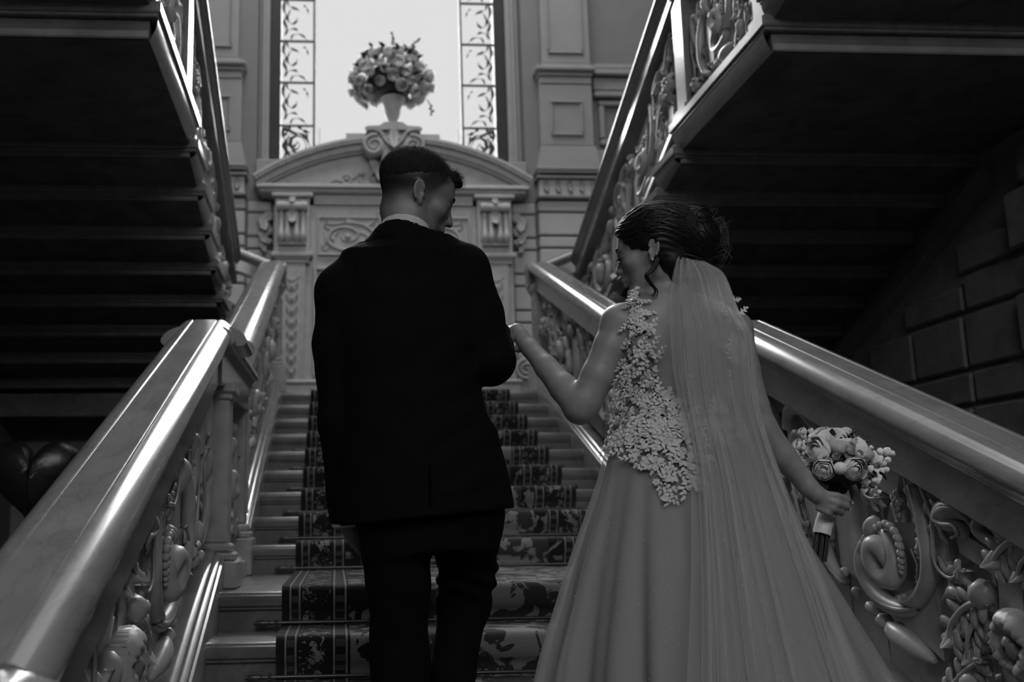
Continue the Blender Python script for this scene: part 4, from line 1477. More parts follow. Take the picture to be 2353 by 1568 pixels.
def relax(V, F, it=2, w=.5):
    """a little Laplacian smoothing"""
    e = np.vstack([F[:, [0, 1]], F[:, [1, 2]], F[:, [2, 3]], F[:, [3, 0]]])
    n = len(V)
    for _ in range(it):
        s_ = np.zeros_like(V); cnt = np.zeros(n)
        for k in range(3):
            s_[:, k] = np.bincount(e[:, 0], V[e[:, 1], k], n) + np.bincount(e[:, 1], V[e[:, 0], k], n)
        cnt = np.bincount(e[:, 0], minlength=n) + np.bincount(e[:, 1], minlength=n)
        V = V + w * (s_ / np.maximum(cnt, 1)[:, None] - V)
    return V


def frame(yaw, pitch, roll):
    """columns right, forward, up of a head; yaw to the right of +Y, pitch down"""
    h = np.array([math.sin(yaw), math.cos(yaw), 0.])
    r = np.array([math.cos(yaw), -math.sin(yaw), 0.])
    up = np.array([0, 0, 1.])
    F = h * math.cos(pitch) - up * math.sin(pitch)
    U = h * math.sin(pitch) + up * math.cos(pitch)
    r2 = r * math.cos(roll) + U * math.sin(roll)
    U2 = -r * math.sin(roll) + U * math.cos(roll)
    return np.stack([r2, F, U2], 1)


def head_sdf(q, male=True):
    """q local: x right, y forward, z up, origin between the ear canals"""
    ax = np.abs(q[:, 0]); m = np.stack([ax, q[:, 1], q[:, 2]], 1)
    d = ell(m, (0, -.024, .042), (.078, .104, .090))
    d = smin(d, ell(m, (0, .045, .035), (.060, .048, .058)), .03)
    d = smin(d, ell(m, (0, .040, -.040), (.053, .050, .068)), .03)
    jw = .052 if male else .044
    d = smin(d, chain(m, [(jw, -.008, -.020, .020), (jw - .004, .004, -.068, .019), (.022, .060, -.104, .017), (0, .076, -.108, .017)]), .028)
    d = smin(d, ell(m, (0, .078, -.108), (.020, .018, .016)), .012)
    d = smin(d, ell(m, (.042, .058, -.022), (.020, .022, .020)), .025)
    d = smin(d, cone(m, (0, .086, .022), (.036, .076, .024), .012, .010), .016 if male else .02)
    # sockets, then eyelids
    d = smax(d, -ell(m, (.031, .100, .004), (.017, .016, .011)), .012)
    d = smin(d, ell(m, (.031, .077, .003), (.0145, .0135, .011)), .004)
    # nose
    d = smin(d, cone(m, (0, .088, .014), (0, .110 if male else .106, -.030), .0075, .0095), .010)
    d = smin(d, ell(m, (0, .111 if male else .107, -.034), (.010, .010, .009)), .008)
    d = smin(d, ell(m, (.0115, .098, -.037), (.0075, .010, .0075)), .007)
    d = smax(d, -ell(m, (.0065, .105, -.0445), (.0035, .005, .004)), .003)
    # mouth
    d = smin(d, ell(m, (0, .088, -.060), (.024, .014, .014)), .014)
    d = smin(d, ell(m, (.004, .099, -.0655), (.017, .006, .0048)), .004)
    d = smin(d, ell(m, (0, .097, -.0765), (.016, .007, .0058)), .004)
    d = smax(d, -ell(m, (0, .107, -.0705), (.022, .006, .0016)), .003)
    # ears: rim, bowl, lobe
    e = None
    rim = []
    for ang in np.radians([20, 50, 80, 110, 140, 170, 200, 230]):
        yy, zz = .0155 * math.cos(ang), .029 * math.sin(ang)
        rim.append((.0800 + .0025 * (1 - math.cos(ang)) / 2, -.018 + yy - .30 * zz, -.008 + zz + .15 * yy))
    for a, b in zip(rim[:-1], rim[1:]):
        t = cone(m, a, b, .0040, .0040)
        e = t if e is None else np.minimum(e, t)
    sh = np.stack([m[:, 0], m[:, 1] + .30 * (m[:, 2] + .008), m[:, 2]], 1)
    e = smin(e, ell(sh, (.0775, -.018, -.008), (.0060, .0150, .0285)), .004)
    e = smin(e, ell(sh, (.0765, -.014, -.034), (.0055, .0080, .0095)), .006)
    e = smax(e, -ell(sh, (.0850, -.0145, -.008), (.0078, .0092, .0170)), .004)
    e = smin(e, ell(sh, (.0770, -.003, -.014), (.0040, .0035, .0060)), .003)
    d = smin(d, e, .004)
    return d


def near(p, lo, hi, fn, pad=.03):
    """evaluate fn only inside a box (grown by pad); a lower bound elsewhere"""
    lo = np.asarray(lo, np.float32); hi = np.asarray(hi, np.float32)
    e = np.maximum(np.maximum(lo - p, p - hi), 0)
    d = np.sqrt((e * e).sum(1)) + pad
    m = d < pad + .06
    if m.any():
        d[m] = fn(p[m])
    return d


def hand_d(p, hand):
    a = np.array([q[:3] for f in hand for q in f])
    return near(p, a.min(0) - .03, a.max(0) + .03, lambda q: fingers(q, hand))


def fingers(p, hand, k=.004):
    d = None
    for f in hand:
        e = chain(p, f, .003)
        d = e if d is None else smin(d, e, k)
    return d


def skin_mat(name, base, hairmask=False):
    m = mat(name, base, .45, .4, noise=.10, nscale=40, bump=.05, bscale=400)
    nt = m.node_tree; b = nt.nodes['Principled BSDF']
    if hairmask:
        src = b.inputs['Base Color'].links[0].from_socket
        at_ = nt.nodes.new('ShaderNodeAttribute'); at_.attribute_name = 'stubble'
        mx = nt.nodes.new('ShaderNodeMix'); mx.data_type = 'RGBA'
        nt.links.new(at_.outputs['Fac'], mx.inputs['Factor'])
        nt.links.new(src, mx.inputs[6])
        mx.inputs[7].default_value = (.012, .012, .012, 1)
        nt.links.new(mx.outputs[2], b.inputs['Base Color'])
    return m


M['skin_m'] = skin_mat('skin_with_faded_haircut', .18, True)
M['skin_f'] = skin_mat('fair_skin', .27)

# ------------------------------------------------------------------ groom
GZ = -4 * RI
gr = empty('person', (-.36, -1.05, GZ), 'man in a black suit seen from behind, head turned right, holding her hand', 'person')
GC = np.array([-.342, -1.035, 1.104]); GS = .965
GA = frame(math.radians(77), math.radians(20), math.radians(-3))


def g_local(p):
    return ((p - GC.astype(np.float32)) @ GA.astype(np.float32)) / GS


SH_L = (-.548, -1.05, .842); SH_R = (-.230, -1.045, .892)
g_sl = [(*SH_L, .072), (-.563, -1.045, .70, .062), (-.553, -1.03, .50, .056), (-.536, -.985, .25, .047)]
g_sr = [(*SH_R, .080), (-.188, -1.05, .77, .068), (-.160, -1.055, .652, .064), (-.132, -.955, .70, .052), (-.122, -.915, .745, .046)]
g_leg_l = [(-.415, -1.05, .26, .098), (-.408, -1.045, .09, .080), (-.407, -1.03, -.10, .073), (-.405, -1.06, -.46, .062)]
g_leg_r = [(-.235, -1.04, .26, .098), (-.222, -.95, .10, .074), (-.226, -.92, .03, .068), (-.265, -.945, -.16, .056), (-.285, -.955, -.33, .055)]
g_rows = [(.90, -.385, -1.055, .15, .10), (.82, -.385, -1.05, .195, .118), (.72, -.385, -1.05, .200, .124), (.60, -.375, -1.05, .186, .120), (.53, -.366, -1.05, .188, .122), (.47, -.352, -1.05, .203, .128), (.38, -.340, -1.05, .214, .135), (.25, -.332, -1.05, .226, .142), (.15, -.33, -1.05, .23, .145)]


def g_body(p):
    d = near(p, GC - .14, GC + .14, lambda q: head_sdf(g_local(q), True) * GS)
    nb = GC + GA @ np.array([0, -.035, -.05]) * GS
    d = smin(d, chain(p, [(*nb, .058), (-.380, -1.062, 1.00, .058), (-.388, -1.06, .90, .060)]), .025)
    d = smin(d, loft(p, [(z, cx, cy, a * .72, b * .72) for z, cx, cy, a, b in g_rows], .2, .87), .02)
    for ch in (g_sl, g_sr):
        d = smin(d, chain(p, [(x, y, z, r * .55) for x, y, z, r in ch]), .02)
    for ch in (g_leg_l, g_leg_r):
        d = smin(d, chain(p, [(x, y, z, r * .62) for x, y, z, r in ch]), .03)
    # right hand meeting hers
    hr = [[(-.122, -.915, .745, .024), (-.108, -.90, .752, .024), (-.096, -.895, .745, .022)],
          [(-.100, -.885, .752, .0105), (-.084, -.893, .742, .0100), (-.076, -.905, .728, .0090)],
          [(-.104, -.895, .742, .0105), (-.086, -.905, .731, .0100), (-.079, -.914, .716, .0090)],
          [(-.108, -.905, .732, .0100), (-.090, -.915, .720, .0095), (-.084, -.922, .706, .0085)],
          [(-.112, -.912, .722, .0095), (-.097, -.922, .710, .0085), (-.092, -.926, .698, .0075)],
          [(-.112, -.92, .757, .0110), (-.096, -.932, .752, .0105), (-.083, -.932, .737, .0095)]]
    d = smin(d, hand_d(p, hr), .006)
    # left hand hanging, turned in front of the thigh
    hl = [[(-.536, -.985, .25, .026), (-.526, -.970, .222, .027), (-.512, -.955, .195, .025)]]
    for i, (dx, dy) in enumerate(((-.014, -.018), (-.006, -.006), (.004, .006), (.012, .018))):
        hl.append([(-.508 + dx, -.950 + dy, .192, .0105), (-.492 + dx, -.938 + dy, .166, .0100), (-.474 + dx, -.930 + dy, .150, .0090), (-.462 + dx, -.934 + dy, .146, .008)])
    hl.append([(-.518, -.980, .228, .012), (-.502, -.980, .210, .0115), (-.488, -.972, .196, .0095)])
    d = smin(d, hand_d(p, hl), .006)
    # feet inside the shoes
    for x, y, z in ((-.405, -1.06, GZ), (-.285, -.955, -3 * RI)):
        d = smin(d, chain(p, [(x, y, z + .09, .035), (x, y + .02, z + .05, .034), (x, y + .15, z + .035, .026)]), .02)
    return d


V, F = surface(g_body, (-.70, -1.35, -.56), (-.02, -.70, 1.28), .0039)
V = relax(V, F, 2, .4)
body = mesh('body', V, F, 'skin_m', gr, 180)
ql = g_local(V.astype(np.float32))
# faded haircut: dark on top, thinning to skin above the collar
hz = ql[:, 2] + .30 * ql[:, 1] * 0
line = np.interp(ql[:, 1], [-.13, -.09, -.05, 0, .04, .07, .10], [.015, .015, .035, .062, .070, .076, .088]) - .016
st = np.clip((ql[:, 2] - line + .080) / .082, 0, 1)
st = np.where((ql[:, 1] > .070) | (ql[:, 2] < -.075) | ((np.abs(ql[:, 0]) > .0775) & (ql[:, 2] < .03)), 0, st)
st = (1 - (1 - st) ** 1.9) * np.clip((.070 - ql[:, 1] - np.clip(line - ql[:, 2], 0, .05) * .8) / .025, 0, 1)
at_ = body.data.attributes.new('stubble', 'FLOAT', 'POINT')
at_.data.foreach_set('value', st.astype(np.float32))


# hair cap on top and a raised quiff at the front
def g_hair(p):
    q = g_local(p)
    d = ell(q, (0, -.024, .042), (.078, .104, .090))
    d = smin(d, ell(q, (0, .045, .035), (.060, .048, .058)), .03)
    ln = np.interp(q[:, 1], [-.13, -.09, -.05, 0, .04, .07, .10], [.015, .015, .035, .062, .070, .076, .088]).astype(np.float32)
    wv = .0005 * np.sin(q[:, 0] * 420 + 3 * np.sin(q[:, 1] * 90)) + .0004 * np.sin(q[:, 1] * 330 + q[:, 0] * 60)
    thick = np.clip((q[:, 2] - ln) * .16, -.010, .0075)
    d = d - thick + wv
    t = chain(q, [(-.030, .070, .098, .010), (0, .082, .101, .011), (.034, .070, .097, .010)], .01)
    t = smin(t, chain(q, [(-.032, .088, .087, .0065), (0, .098, .088, .008), (.034, .088, .085, .0065)], .01), .02)
    d = smin(d, t + wv, .016)
    d = smax(d, (ln - .02 - q[:, 2]), .006)
    return d * GS


V, F = surface(g_hair, GC - .17, GC + .19, .003)
hair = mesh('hair', V, F, 'hair_short', gr, 180)
# short stubble standing off the crown
R4 = random.Random(5)
mb = MB()
pick = [i for i in range(len(V))]
R4.shuffle(pick)
nn_ = np.zeros_like(V)
fv = V[F]; fn_ = np.cross(fv[:, 2] - fv[:, 0], fv[:, 3] - fv[:, 1])
for k in range(4): np.add.at(nn_, F[:, k], fn_)
nn_ /= np.linalg.norm(nn_, axis=1)[:, None] + 1e-9
UPW = GA @ np.array([0, .35, .5])
for i in pick[:3200]:
    if nn_[i] @ GA[:, 2] < -.3: continue
    q = g_local(V[i:i + 1].astype(np.float32))[0]
    L_ = .005 + .008 * max(0, min(1, q[1] * 8 + .2)) + R4.uniform(0, .004)
    d0 = nn_[i] * .9 + UPW * .5 + np.array([R4.uniform(-.4, .4) for _ in range(3)])
    d0 /= np.linalg.norm(d0)
    a = V[i] - nn_[i] * .001; b = a + d0 * L_
    s1 = np.cross(d0, [.3, .5, .8]); s1 = s1 / np.linalg.norm(s1) * .0006
    s2 = np.cross(d0, s1)
    mb.add([a + s1, a - s1 * .5 + s2, a - s1 * .5 - s2, b], [(0, 1, 3), (1, 2, 3), (2, 0, 3)])
mfz = bpy.data.materials.new('backlit_hair_tips'); mfz.use_nodes = True
_nt = mfz.node_tree
_tl = _nt.nodes.new('ShaderNodeBsdfTranslucent'); _tl.inputs['Color'].default_value = (.35, .35, .35, 1)  # lifted far above the hair colour to give the tips a bright rim
_ns = _nt.nodes.new('ShaderNodeTexNoise'); _mx = _nt.nodes.new('ShaderNodeMixShader')
_nt.nodes['Principled BSDF'].inputs['Base Color'].default_value = (.02, .02, .02, 1)
_nt.links.new(_ns.outputs['Fac'], _mx.inputs[0]); _nt.links.new(_nt.nodes['Principled BSDF'].outputs[0], _mx.inputs[1]); _nt.links.new(_tl.outputs[0], _mx.inputs[2])
_nt.links.new(_mx.outputs[0], _nt.nodes['Material Output'].inputs['Surface'])
M['fuzz'] = mfz
g = mb.build('hair_fuzz', 'fuzz', gr, 180); g['kind'] = 'stuff'


def folds(p, amp, sc):
    return amp * (np.sin(p[:, 0] * sc + 2.1 * np.sin(p[:, 2] * sc * .6)) * np.sin(p[:, 2] * sc * .8 + 1.7 * np.sin(p[:, 0] * sc * .5)))


def g_jacket(p):
    d = loft(p, g_rows, .15, .93)
    yoke = chain(p, [(*SH_L, .070), (-.47, -1.055, .905, .070), (-.392, -1.06, .945, .075), (-.30, -1.05, .93, .075), (*SH_R, .078)], .02)
    d = smin(d, yoke, .05)
    col = chain(p, [(-.392, -1.062, .93, .087), (-.390, -1.064, .965, .080)])
    d = smin(d, col, .03)
    d = smin(d, chain(p, g_sl, .02), .018)
    d = smin(d, chain(p, g_sr, .02), .018)
    d = d + folds(p, .0022, 26)
    # pull lines below the right arm
    d = d - .003 * np.exp(-((p[:, 0] + .24) / .08) ** 2) * np.sin((p[:, 2] - p[:, 0] * .6) * 70) * np.clip((.8 - p[:, 2]) * 5, 0, 1) * (p[:, 2] > .3)
    # straight hem, open cuffs, centre vent
    hem = .228 + (p[:, 0] + .557) * .09
    cut = hem - p[:, 2]
    slv = (p[:, 0] < -.485) & (p[:, 1] > -1.06)
    d = smax(d, np.where(slv, .232 - p[:, 2], cut), .004)
    vent = .0016 - np.abs(p[:, 0] + .335 + (p[:, 2] - .25) * .03)
    d = smax(d, np.where((p[:, 2] < .40) & (p[:, 1] < -1.16), vent, -1.0), .002)
    # neck opening
    q = p - np.array([-.388, -1.062, .970], np.float32)
    ax = np.array([.15, .30, .94], np.float32); ax = ax / np.linalg.norm(ax)
    h = q @ ax
    rad = np.sqrt(np.maximum((q * q).sum(1) - h * h, 0))
    d = smax(d, np.where(h > -.05, .0735 - rad, -1.0), .004)
    d = smax(d, h - .026, .004)
    # armhole seams
    for (sx_, sy_, sz_, nx, nz) in ((-.525, -1.05, .86, -.85, .25), (-.262, -1.05, .90, .92, .18)):
        sd = (p[:, 0] - sx_) * nx + (p[:, 2] - sz_) * nz
        d = d + .0032 * np.exp(-(sd / .003) ** 2) * (p[:, 2] > .70)
    # collar seam
    d = d + .0025 * np.exp(-((h + .035) / .003) ** 2) * (rad < .13)
    return d


V, F = surface(g_jacket, (-.70, -1.30, .12), (.0, -.74, 1.06), .0055)
mesh('jacket', V, F, 'suit', gr, 180)


def g_trousers(p):
    d = loft(p, [(.36, -.335, -1.05, .17, .11), (.25, -.325, -1.045, .185, .118), (.16, -.32, -1.04, .165, .11)], .16, .36)
    d = smin(d, chain(p, g_leg_l, .02), .03)
    d = smin(d, chain(p, g_leg_r, .02), .03)
    d = d + folds(p, .003, 30)
    kn = np.exp(-((p[:, 2] - .09) / .05) ** 2) * (p[:, 0] > -.31)
    d = d - .006 * kn * np.sin((p[:, 2] + p[:, 0] * .4) * 130)
    an = np.clip((-.30 - p[:, 2]) * 6, 0, 1)
    d = d - .004 * an * np.sin(p[:, 2] * 120)
    return smax(d, np.where(p[:, 0] < -.345, GZ + .03, -3 * RI + .03) - p[:, 2], .004)


V, F = surface(g_trousers, (-.58, -1.28, -.56), (-.08, -.78, .38), .0070)
mesh('trousers', V, F, 'suit', gr, 180)
for x, y, z in ((-.405, -1.06, GZ), (-.285, -.955, -3 * RI)):
    def sho(p, x=x, y=y, z=z):
        d = chain(p, [(x, y - .03, z + .05, .042), (x, y + .06, z + .048, .040), (x - .004, y + .17, z + .034, .034), (x - .004, y + .215, z + .028, .026)], .01)
        return smax(d, z + .006 - p[:, 2], .006)
    V, F = surface(sho, (x - .07, y - .10, z - .01), (x + .07, y + .27, z + .11), .006)
    mesh('shoe', V, F, 'shoe', gr, 180)


def g_collar(p):
    q = p - np.array([-.383, -1.062, .991], np.float32)
    ax = np.array([.15, .30, .94], np.float32); ax = ax / np.linalg.norm(ax)
    h = q @ ax
    rad = np.sqrt(np.maximum((q * q).sum(1) - h * h, 0))
    return smax(np.abs(rad - .0670 + h * .10) - .0022, np.abs(h + .010) - .034, .002)


V, F = surface(g_collar, (-.50, -1.17, .90), (-.28, -.95, 1.07), .003)
mesh('shirt_collar', V, F, 'shirt', gr, 180)
# left cuff
MB().lathe([(.040, 0), (.043, .004), (.043, .03), (.040, .03)], (-.535, -.982, .224), 20).build('shirt_cuff', 'shirt', gr, 60)

# ------------------------------------------------------------------ bride
br = empty('person', (.32, -1.15, GZ), 'woman in a white lace wedding dress and veil seen from behind, looking down left', 'person')
BC = np.array([.270, -1.125, .930]); BS = .90
BA = frame(math.radians(-61), math.radians(9), math.radians(2))


def b_local(p):
    return ((p - BC.astype(np.float32)) @ BA.astype(np.float32)) / BS


b_rows = [(.80, .318, -1.125, .080, .060), (.765, .320, -1.125, .130, .072), (.72, .325, -1.125, .160, .085), (.66, .326, -1.125, .158, .092), (.60, .324, -1.125, .147, .092), (.54, .318, -1.125, .140, .088), (.48, .312, -1.13, .144, .090), (.41, .312, -1.135, .174, .108), (.33, .314, -1.14, .188, .120), (.20, .315, -1.14, .18, .115)]
b_la = [(.172, -1.13, .738, .047), (.145, -1.13, .675, .045), (.108, -1.128, .60, .043), (.072, -1.122, .535, .041), (.060, -1.118, .517, .040)]
b_lf = [(.058, -1.114, .520, .039), (.030, -1.07, .577, .037), (.0, -1.01, .640, .031), (-.030, -.95, .702, .0245), (-.040, -.932, .722, .024)]
b_ra = [(.472, -1.13, .720, .047), (.490, -1.13, .62, .042), (.510, -1.13, .52, .039), (.528, -1.13, .465, .037)]
b_rf = [(.528, -1.13, .465, .037), (.578, -1.13, .390, .034), (.628, -1.138, .325, .026), (.634, -1.145, .308, .025)]


def b_body(p):
    d = near(p, BC - .13, BC + .13, lambda q: head_sdf(b_local(q), False) * BS)
    nb = BC + BA @ np.array([0, -.032, -.045]) * BS
    d = smin(d, chain(p, [(*nb, .050), (.300, -1.125, .845, .047), (.308, -1.125, .79, .055)]), .022)
    t = loft(p, b_rows, .0, .80)
    t = smin(t, chain(p, [(.172, -1.128, .738, .045), (.24, -1.125, .770, .040), (.308, -1.12, .80, .045), (.39, -1.125, .764, .042), (.472, -1.13, .722, .045)], .01), .035)
    # shoulder blades and spine
    t = smin(t, ell(p, (.225, -1.185, .665), (.045, .032, .065)), .03)
    t = smin(t, ell(p, (.425, -1.185, .665), (.045, .032, .065)), .03)
    t = t + .007 * np.exp(-((p[:, 0] - .322) / .014) ** 2) * (p[:, 1] < -1.13) * np.clip((.80 - p[:, 2]) * 12, 0, 1)
    d = smin(d, t, .03)
    d = smin(d, chain(p, b_la, .01), .022)
    d = smin(d, chain(p, b_lf, .01), .016)
    d = smin(d, chain(p, b_ra, .01), .022)
    d = smin(d, chain(p, b_rf, .01), .012)
    # legs under the skirt
    for sx_ in (-1, 1):
        d = smin(d, chain(p, [(.315 + sx_ * .08, -1.14, .25, .09), (.315 + sx_ * .075, -1.13, -.05, .06), (.315 + sx_ * .07, -1.14, -.45, .04), (.315 + sx_ * .07, -1.06, GZ + .03, .028)]), .02)
    # left hand laid over his
    hl = [[(-.040, -.932, .722, .0225), (-.050, -.918, .745, .0225), (-.057, -.905, .762, .0210)],
          [(-.056, -.888, .774, .0100), (-.080, -.872, .772, .0090), (-.100, -.866, .752, .0080)],
          [(-.058, -.902, .770, .0100), (-.083, -.888, .764, .0090), (-.101, -.882, .744, .0080)],
          [(-.056, -.914, .760, .0095), (-.079, -.903, .752, .0088), (-.096, -.898, .733, .0078)],
          [(-.052, -.924, .748, .0090), (-.072, -.917, .738, .0082), (-.088, -.912, .722, .0072)],
          [(-.047, -.930, .712, .0110), (-.058, -.925, .706, .0105), (-.072, -.915, .708, .0090)]]
    d = smin(d, hand_d(p, hl), .006)
    # right hand round the stems
    hr = [[(.634, -1.145, .308, .024), (.650, -1.150, .292, .0235), (.664, -1.152, .281, .0225)],
          [(.662, -1.160, .292, .0105), (.691, -1.172, .287, .0098), (.722, -1.160, .279, .0090), (.742, -1.135, .272, .0080)],
          [(.662, -1.162, .279, .0105), (.689, -1.175, .269, .0098), (.718, -1.162, .262, .0090), (.734, -1.135, .256, .0080)],
          [(.658, -1.158, .267, .0100), (.680, -1.171, .256, .0094), (.705, -1.158, .249, .0086), (.717, -1.132, .243, .0078)],
          [(.651, -1.152, .258, .0092), (.667, -1.165, .246, .0086), (.687, -1.153, .237, .0078), (.696, -1.130, .231, .0072)],
          [(.648, -1.135, .310, .0115), (.675, -1.110, .314, .0105), (.702, -1.090, .306, .0092)]]
    d = smin(d, hand_d(p, hr), .006)
    return d


V, F = surface(b_body, (-.14, -1.30, -.56), (.80, -.83, 1.09), .0039)
V = relax(V, F, 2, .4)
bb = mesh('body', V, F, 'skin_f', br, 180)
from mathutils.bvhtree import BVHTree
bvh = BVHTree.FromPolygons([tuple(v) for v in V.tolist()], F.tolist())


def on_back(x, z, front=False):
    o, n_, i, dd = bvh.ray_cast(Vector((x, -2.0 if not front else 0.0, z)), Vector((0, 1 if not front else -1, 0)))
    return (o, n_) if o is not None else (None, None)


# nails and small face details
mb = MB()
for (x, y, z) in ((.744, -1.142, .270), (.736, -1.142, .254), (.719, -1.139, .241)):
    o = MB().ball((x, y, z), .005, 8, 5, (1, .5, .8)); mb.add(o.v, o.f)
g = mb.build('fingernails', 'button', br, 60); g['kind'] = 'stuff'
mb = MB()
for i in range(12):
    t = i / 11
    a = BC + BA @ (np.array([-.031 + (t - .5) * .022, .0905 - abs(t - .5) * .006, .000]) * BS)
    b = a + BA @ (np.array([(t - .5) * .008, .011, -.006]) * BS)
    mb.tube([tuple(a), tuple((a + b) / 2 + BA[:, 2] * -.0008), tuple(b)], [.0008, .0006, .0002], 4)
g = mb.build('eyelashes', 'hair_dark', br); g['kind'] = 'stuff'
for X_, P_, nm_ in ((BA, (BC, BS, br, 'hair_dark'), 'b'), (GA, (GC, GS, gr, 'hair_short'), 'g')):
    C_, S_, par, hm_ = P_
    sgn = -1 if par is br else 1
    pts = [C_ + X_ @ (np.array([sgn * x, y, z]) * S_) for x, y, z in ((.012, .0985, .026), (.026, .094, .031), (.040, .084, .030), (.049, .073, .024))]
    MB().tube([tuple(p) for p in catmull(pts, 9)], [.002, .003, .0034, .0034, .003, .0028, .0024, .002, .001], 6).build('eyebrow', hm_, par, 60)


# --- hair: smooth cap and a low bun, then strands laid over it
BUN = np.array([.380, -1.152, .958])


def b_hair(p):
    q = b_local(p)
    d = ell(q, (0, -.020, .047), (.088, .114, .100))
    d = smin(d, ell(q, (0, .040, .050), (.066, .052, .058)), .03)
    ln = np.interp(q[:, 1], [-.14, -.10, -.06, -.03, -.01, .02, .045, .07, .10], [-.115, -.105, -.085, -.060, .012, .006, .008, .045, .090]).astype(np.float32)
    m_e = np.stack([np.abs(q[:, 0]), q[:, 1], q[:, 2]], 1)
    d = smax(d, -ell(m_e, (.084, -.016, -.012), (.024, .023, .037)), .006)
    d = smax(d, (ln - q[:, 2]), .012) * BS + .0016 * np.sin(q[:, 2] * 330 + 5 * np.sin(q[:, 1] * 40) + q[:, 0] * 60)
    d = smin(d, ell(p, BUN, (.061, .066, .068)), .022)
    d = smin(d, ell(p, (.375, -1.155, 1.012), (.045, .05, .035)), .02)
    nape = chain(p, [(.345, -1.15, .935, .050), (.322, -1.160, .885, .034), (.312, -1.165, .848, .012)])
    d = smin(d, nape, .02)
    d = smin(d, chain(p, [(.272, -1.160, .935, .040), (.300, -1.172, .892, .034), (.318, -1.174, .846, .012)]), .025)
    return d


V, F = surface(b_hair, BC - .20, BC + np.array([.22, .20, .20]), .003)
hr_ = mesh('hair', V, F, 'hair_dark', br, 180)
hbvh = BVHTree.FromPolygons([tuple(v) for v in V.tolist()], F.tolist())
R5 = random.Random(11)


def snap(p, off):
    o, n_, i, dd = hbvh.find_nearest(Vector(p))
    return o + n_ * off if o is not None else Vector(p)


for i in range(230):
    # start on the hairline, run back over the head to the bun
    side = R5.uniform(-1, 1)
    y0 = np.interp(abs(side), [0, .5, 1], [.090, .075, .02]) ; z0 = np.interp(abs(side), [0, .5, 1], [.10, .07, .03])
    s0 = BC + BA @ (np.array([side * .075, y0, z0 + R5.uniform(-.004, .02)]) * BS)
    e0 = BUN + np.array([R5.uniform(-.03, .03), R5.uniform(-.05, .02), R5.uniform(-.05, .05)])
    n_ = 12
    pts = []
    wob = R5.uniform(-.02, .02); ph = R5.uniform(0, 6)
    mid = BC + BA @ (np.array([side * .10, -.03, .13 - .05 * abs(side) + R5.uniform(-.05, .02)]) * BS)
    P = catmull([s0, (s0 + mid) / 2 + (mid - BC) * .2, mid, (mid + e0) / 2 + np.array([0, -.01, .02]), e0], n_)
    for k, p in enumerate(P):
        pts.append(tuple(snap(p + np.array([0, 0, .006 * math.sin(k * .9 + ph)]), R5.uniform(.0002, .0018))))
    r0 = R5.uniform(.0009, .0022)
    MBs = MB().tube(pts, [r0 * (.5 + .5 * math.sin(PI * (.08 + .84 * k / (n_ - 1)))) for k in range(n_)], 5)
    MBs.build('hair_strand', 'hair_dark', hr_, 180)
for i in range(65):
    # coils of the bun
    ax = Vector((.45 + R5.uniform(-.25, .25), -1, .25 + R5.uniform(-.25, .25))).normalized()
    u_ = ax.orthogonal().normalized(); v_ = ax.cross(u_)
    a0 = R5.uniform(0, 6); sp = R5.uniform(1.5, 3.2); sh = R5.uniform(-.045, .058)
    pts = []
    for k in range(12):
        a = a0 + sp * k / 11
        p = Vector(BUN) + (u_ * math.cos(a) + v_ * math.sin(a)) * math.sqrt(max(.0002, .067 ** 2 - sh * sh)) * (1 - .06 * k / 11) + ax * sh
        pts.append(tuple(snap(p, .0008 + .0012 * math.sin(i))))
    r0 = R5.uniform(.0010, .0022)
    MB().tube(pts, [r0 * (.4 + .6 * math.sin(PI * (.06 + .88 * k / 11))) for k in range(12)], 5).build('hair_strand', 'hair_dark', hr_, 180)
mb = MB()
for i in range(95):
    # flyaway hairs
    d0 = Vector((R5.uniform(-.6, 1), R5.uniform(-1, .3), R5.uniform(-.5, 1))).normalized()
    base = snap(Vector(BUN if i % 3 else BC + np.array([0, 0, .06])) + d0 * .09, 0)
    t = (d0 + Vector((R5.uniform(-.6, .6), R5.uniform(-.6, .6), R5.uniform(-.9, .5)))).normalized()
    L_ = R5.uniform(.012, .05)
    cu = Vector((R5.uniform(-1, 1), R5.uniform(-1, 1), R5.uniform(-1.4, .6))) * L_ * .35
    mb.tube([tuple(base), tuple(base + t * L_ * .5 + cu * .3), tuple(base + t * L_ + cu)], [.0004, .00035, .0002], 3)
for i in range(40):
    a = R5.uniform(-1.0, 1.2)
    base = snap(Vector(BUN) + Vector((math.cos(a) * .07, -.01, math.sin(a) * .07)), 0)
    L_ = R5.uniform(.012, .034)
    mb.tube([tuple(base), tuple(base + Vector((L_ * .8, R5.uniform(-.02, .02), L_ * .2))), tuple(base + Vector((L_ * .9, R5.uniform(-.02, .02), -L_ * .7))), tuple(base + Vector((L_ * .5, 0, -L_ * 1.5)))], [.0004, .0003, .0003, .0002], 3)
g = mb.build('flyaway_hairs', 'fuzz', hr_, 180); g['kind'] = 'stuff'
for dx in (0, .004, -.003):
    pts = catmull([(.262 + dx, -1.185, .915), (.258 + dx, -1.192, .888), (.240 + dx, -1.200, .862), (.226 + dx, -1.200, .848), (.236 + dx, -1.196, .830), (.252 + dx, -1.190, .812), (.247 + dx * 2, -1.186, .797)], 22)
    MB().tube([tuple(p) for p in pts], [.0046 * (1 - .75 * k / 21) for k in range(22)], 6).build('hair_lock', 'hair_dark', hr_, 180)
ep = BC + BA @ (np.array([-.080, -.008, -.038]) * BS)
mb = MB(); mb.ball(tuple(ep), .0026, 6, 4)
for a in range(5): mb.ball((ep[0] + .0028 * math.cos(a * 1.26), ep[1] - .002, ep[2] - .002 + .0028 * math.sin(a * 1.26)), .0013, 5, 4)
g = mb.build('earring', 'gem', br); g['kind'] = 'stuff'

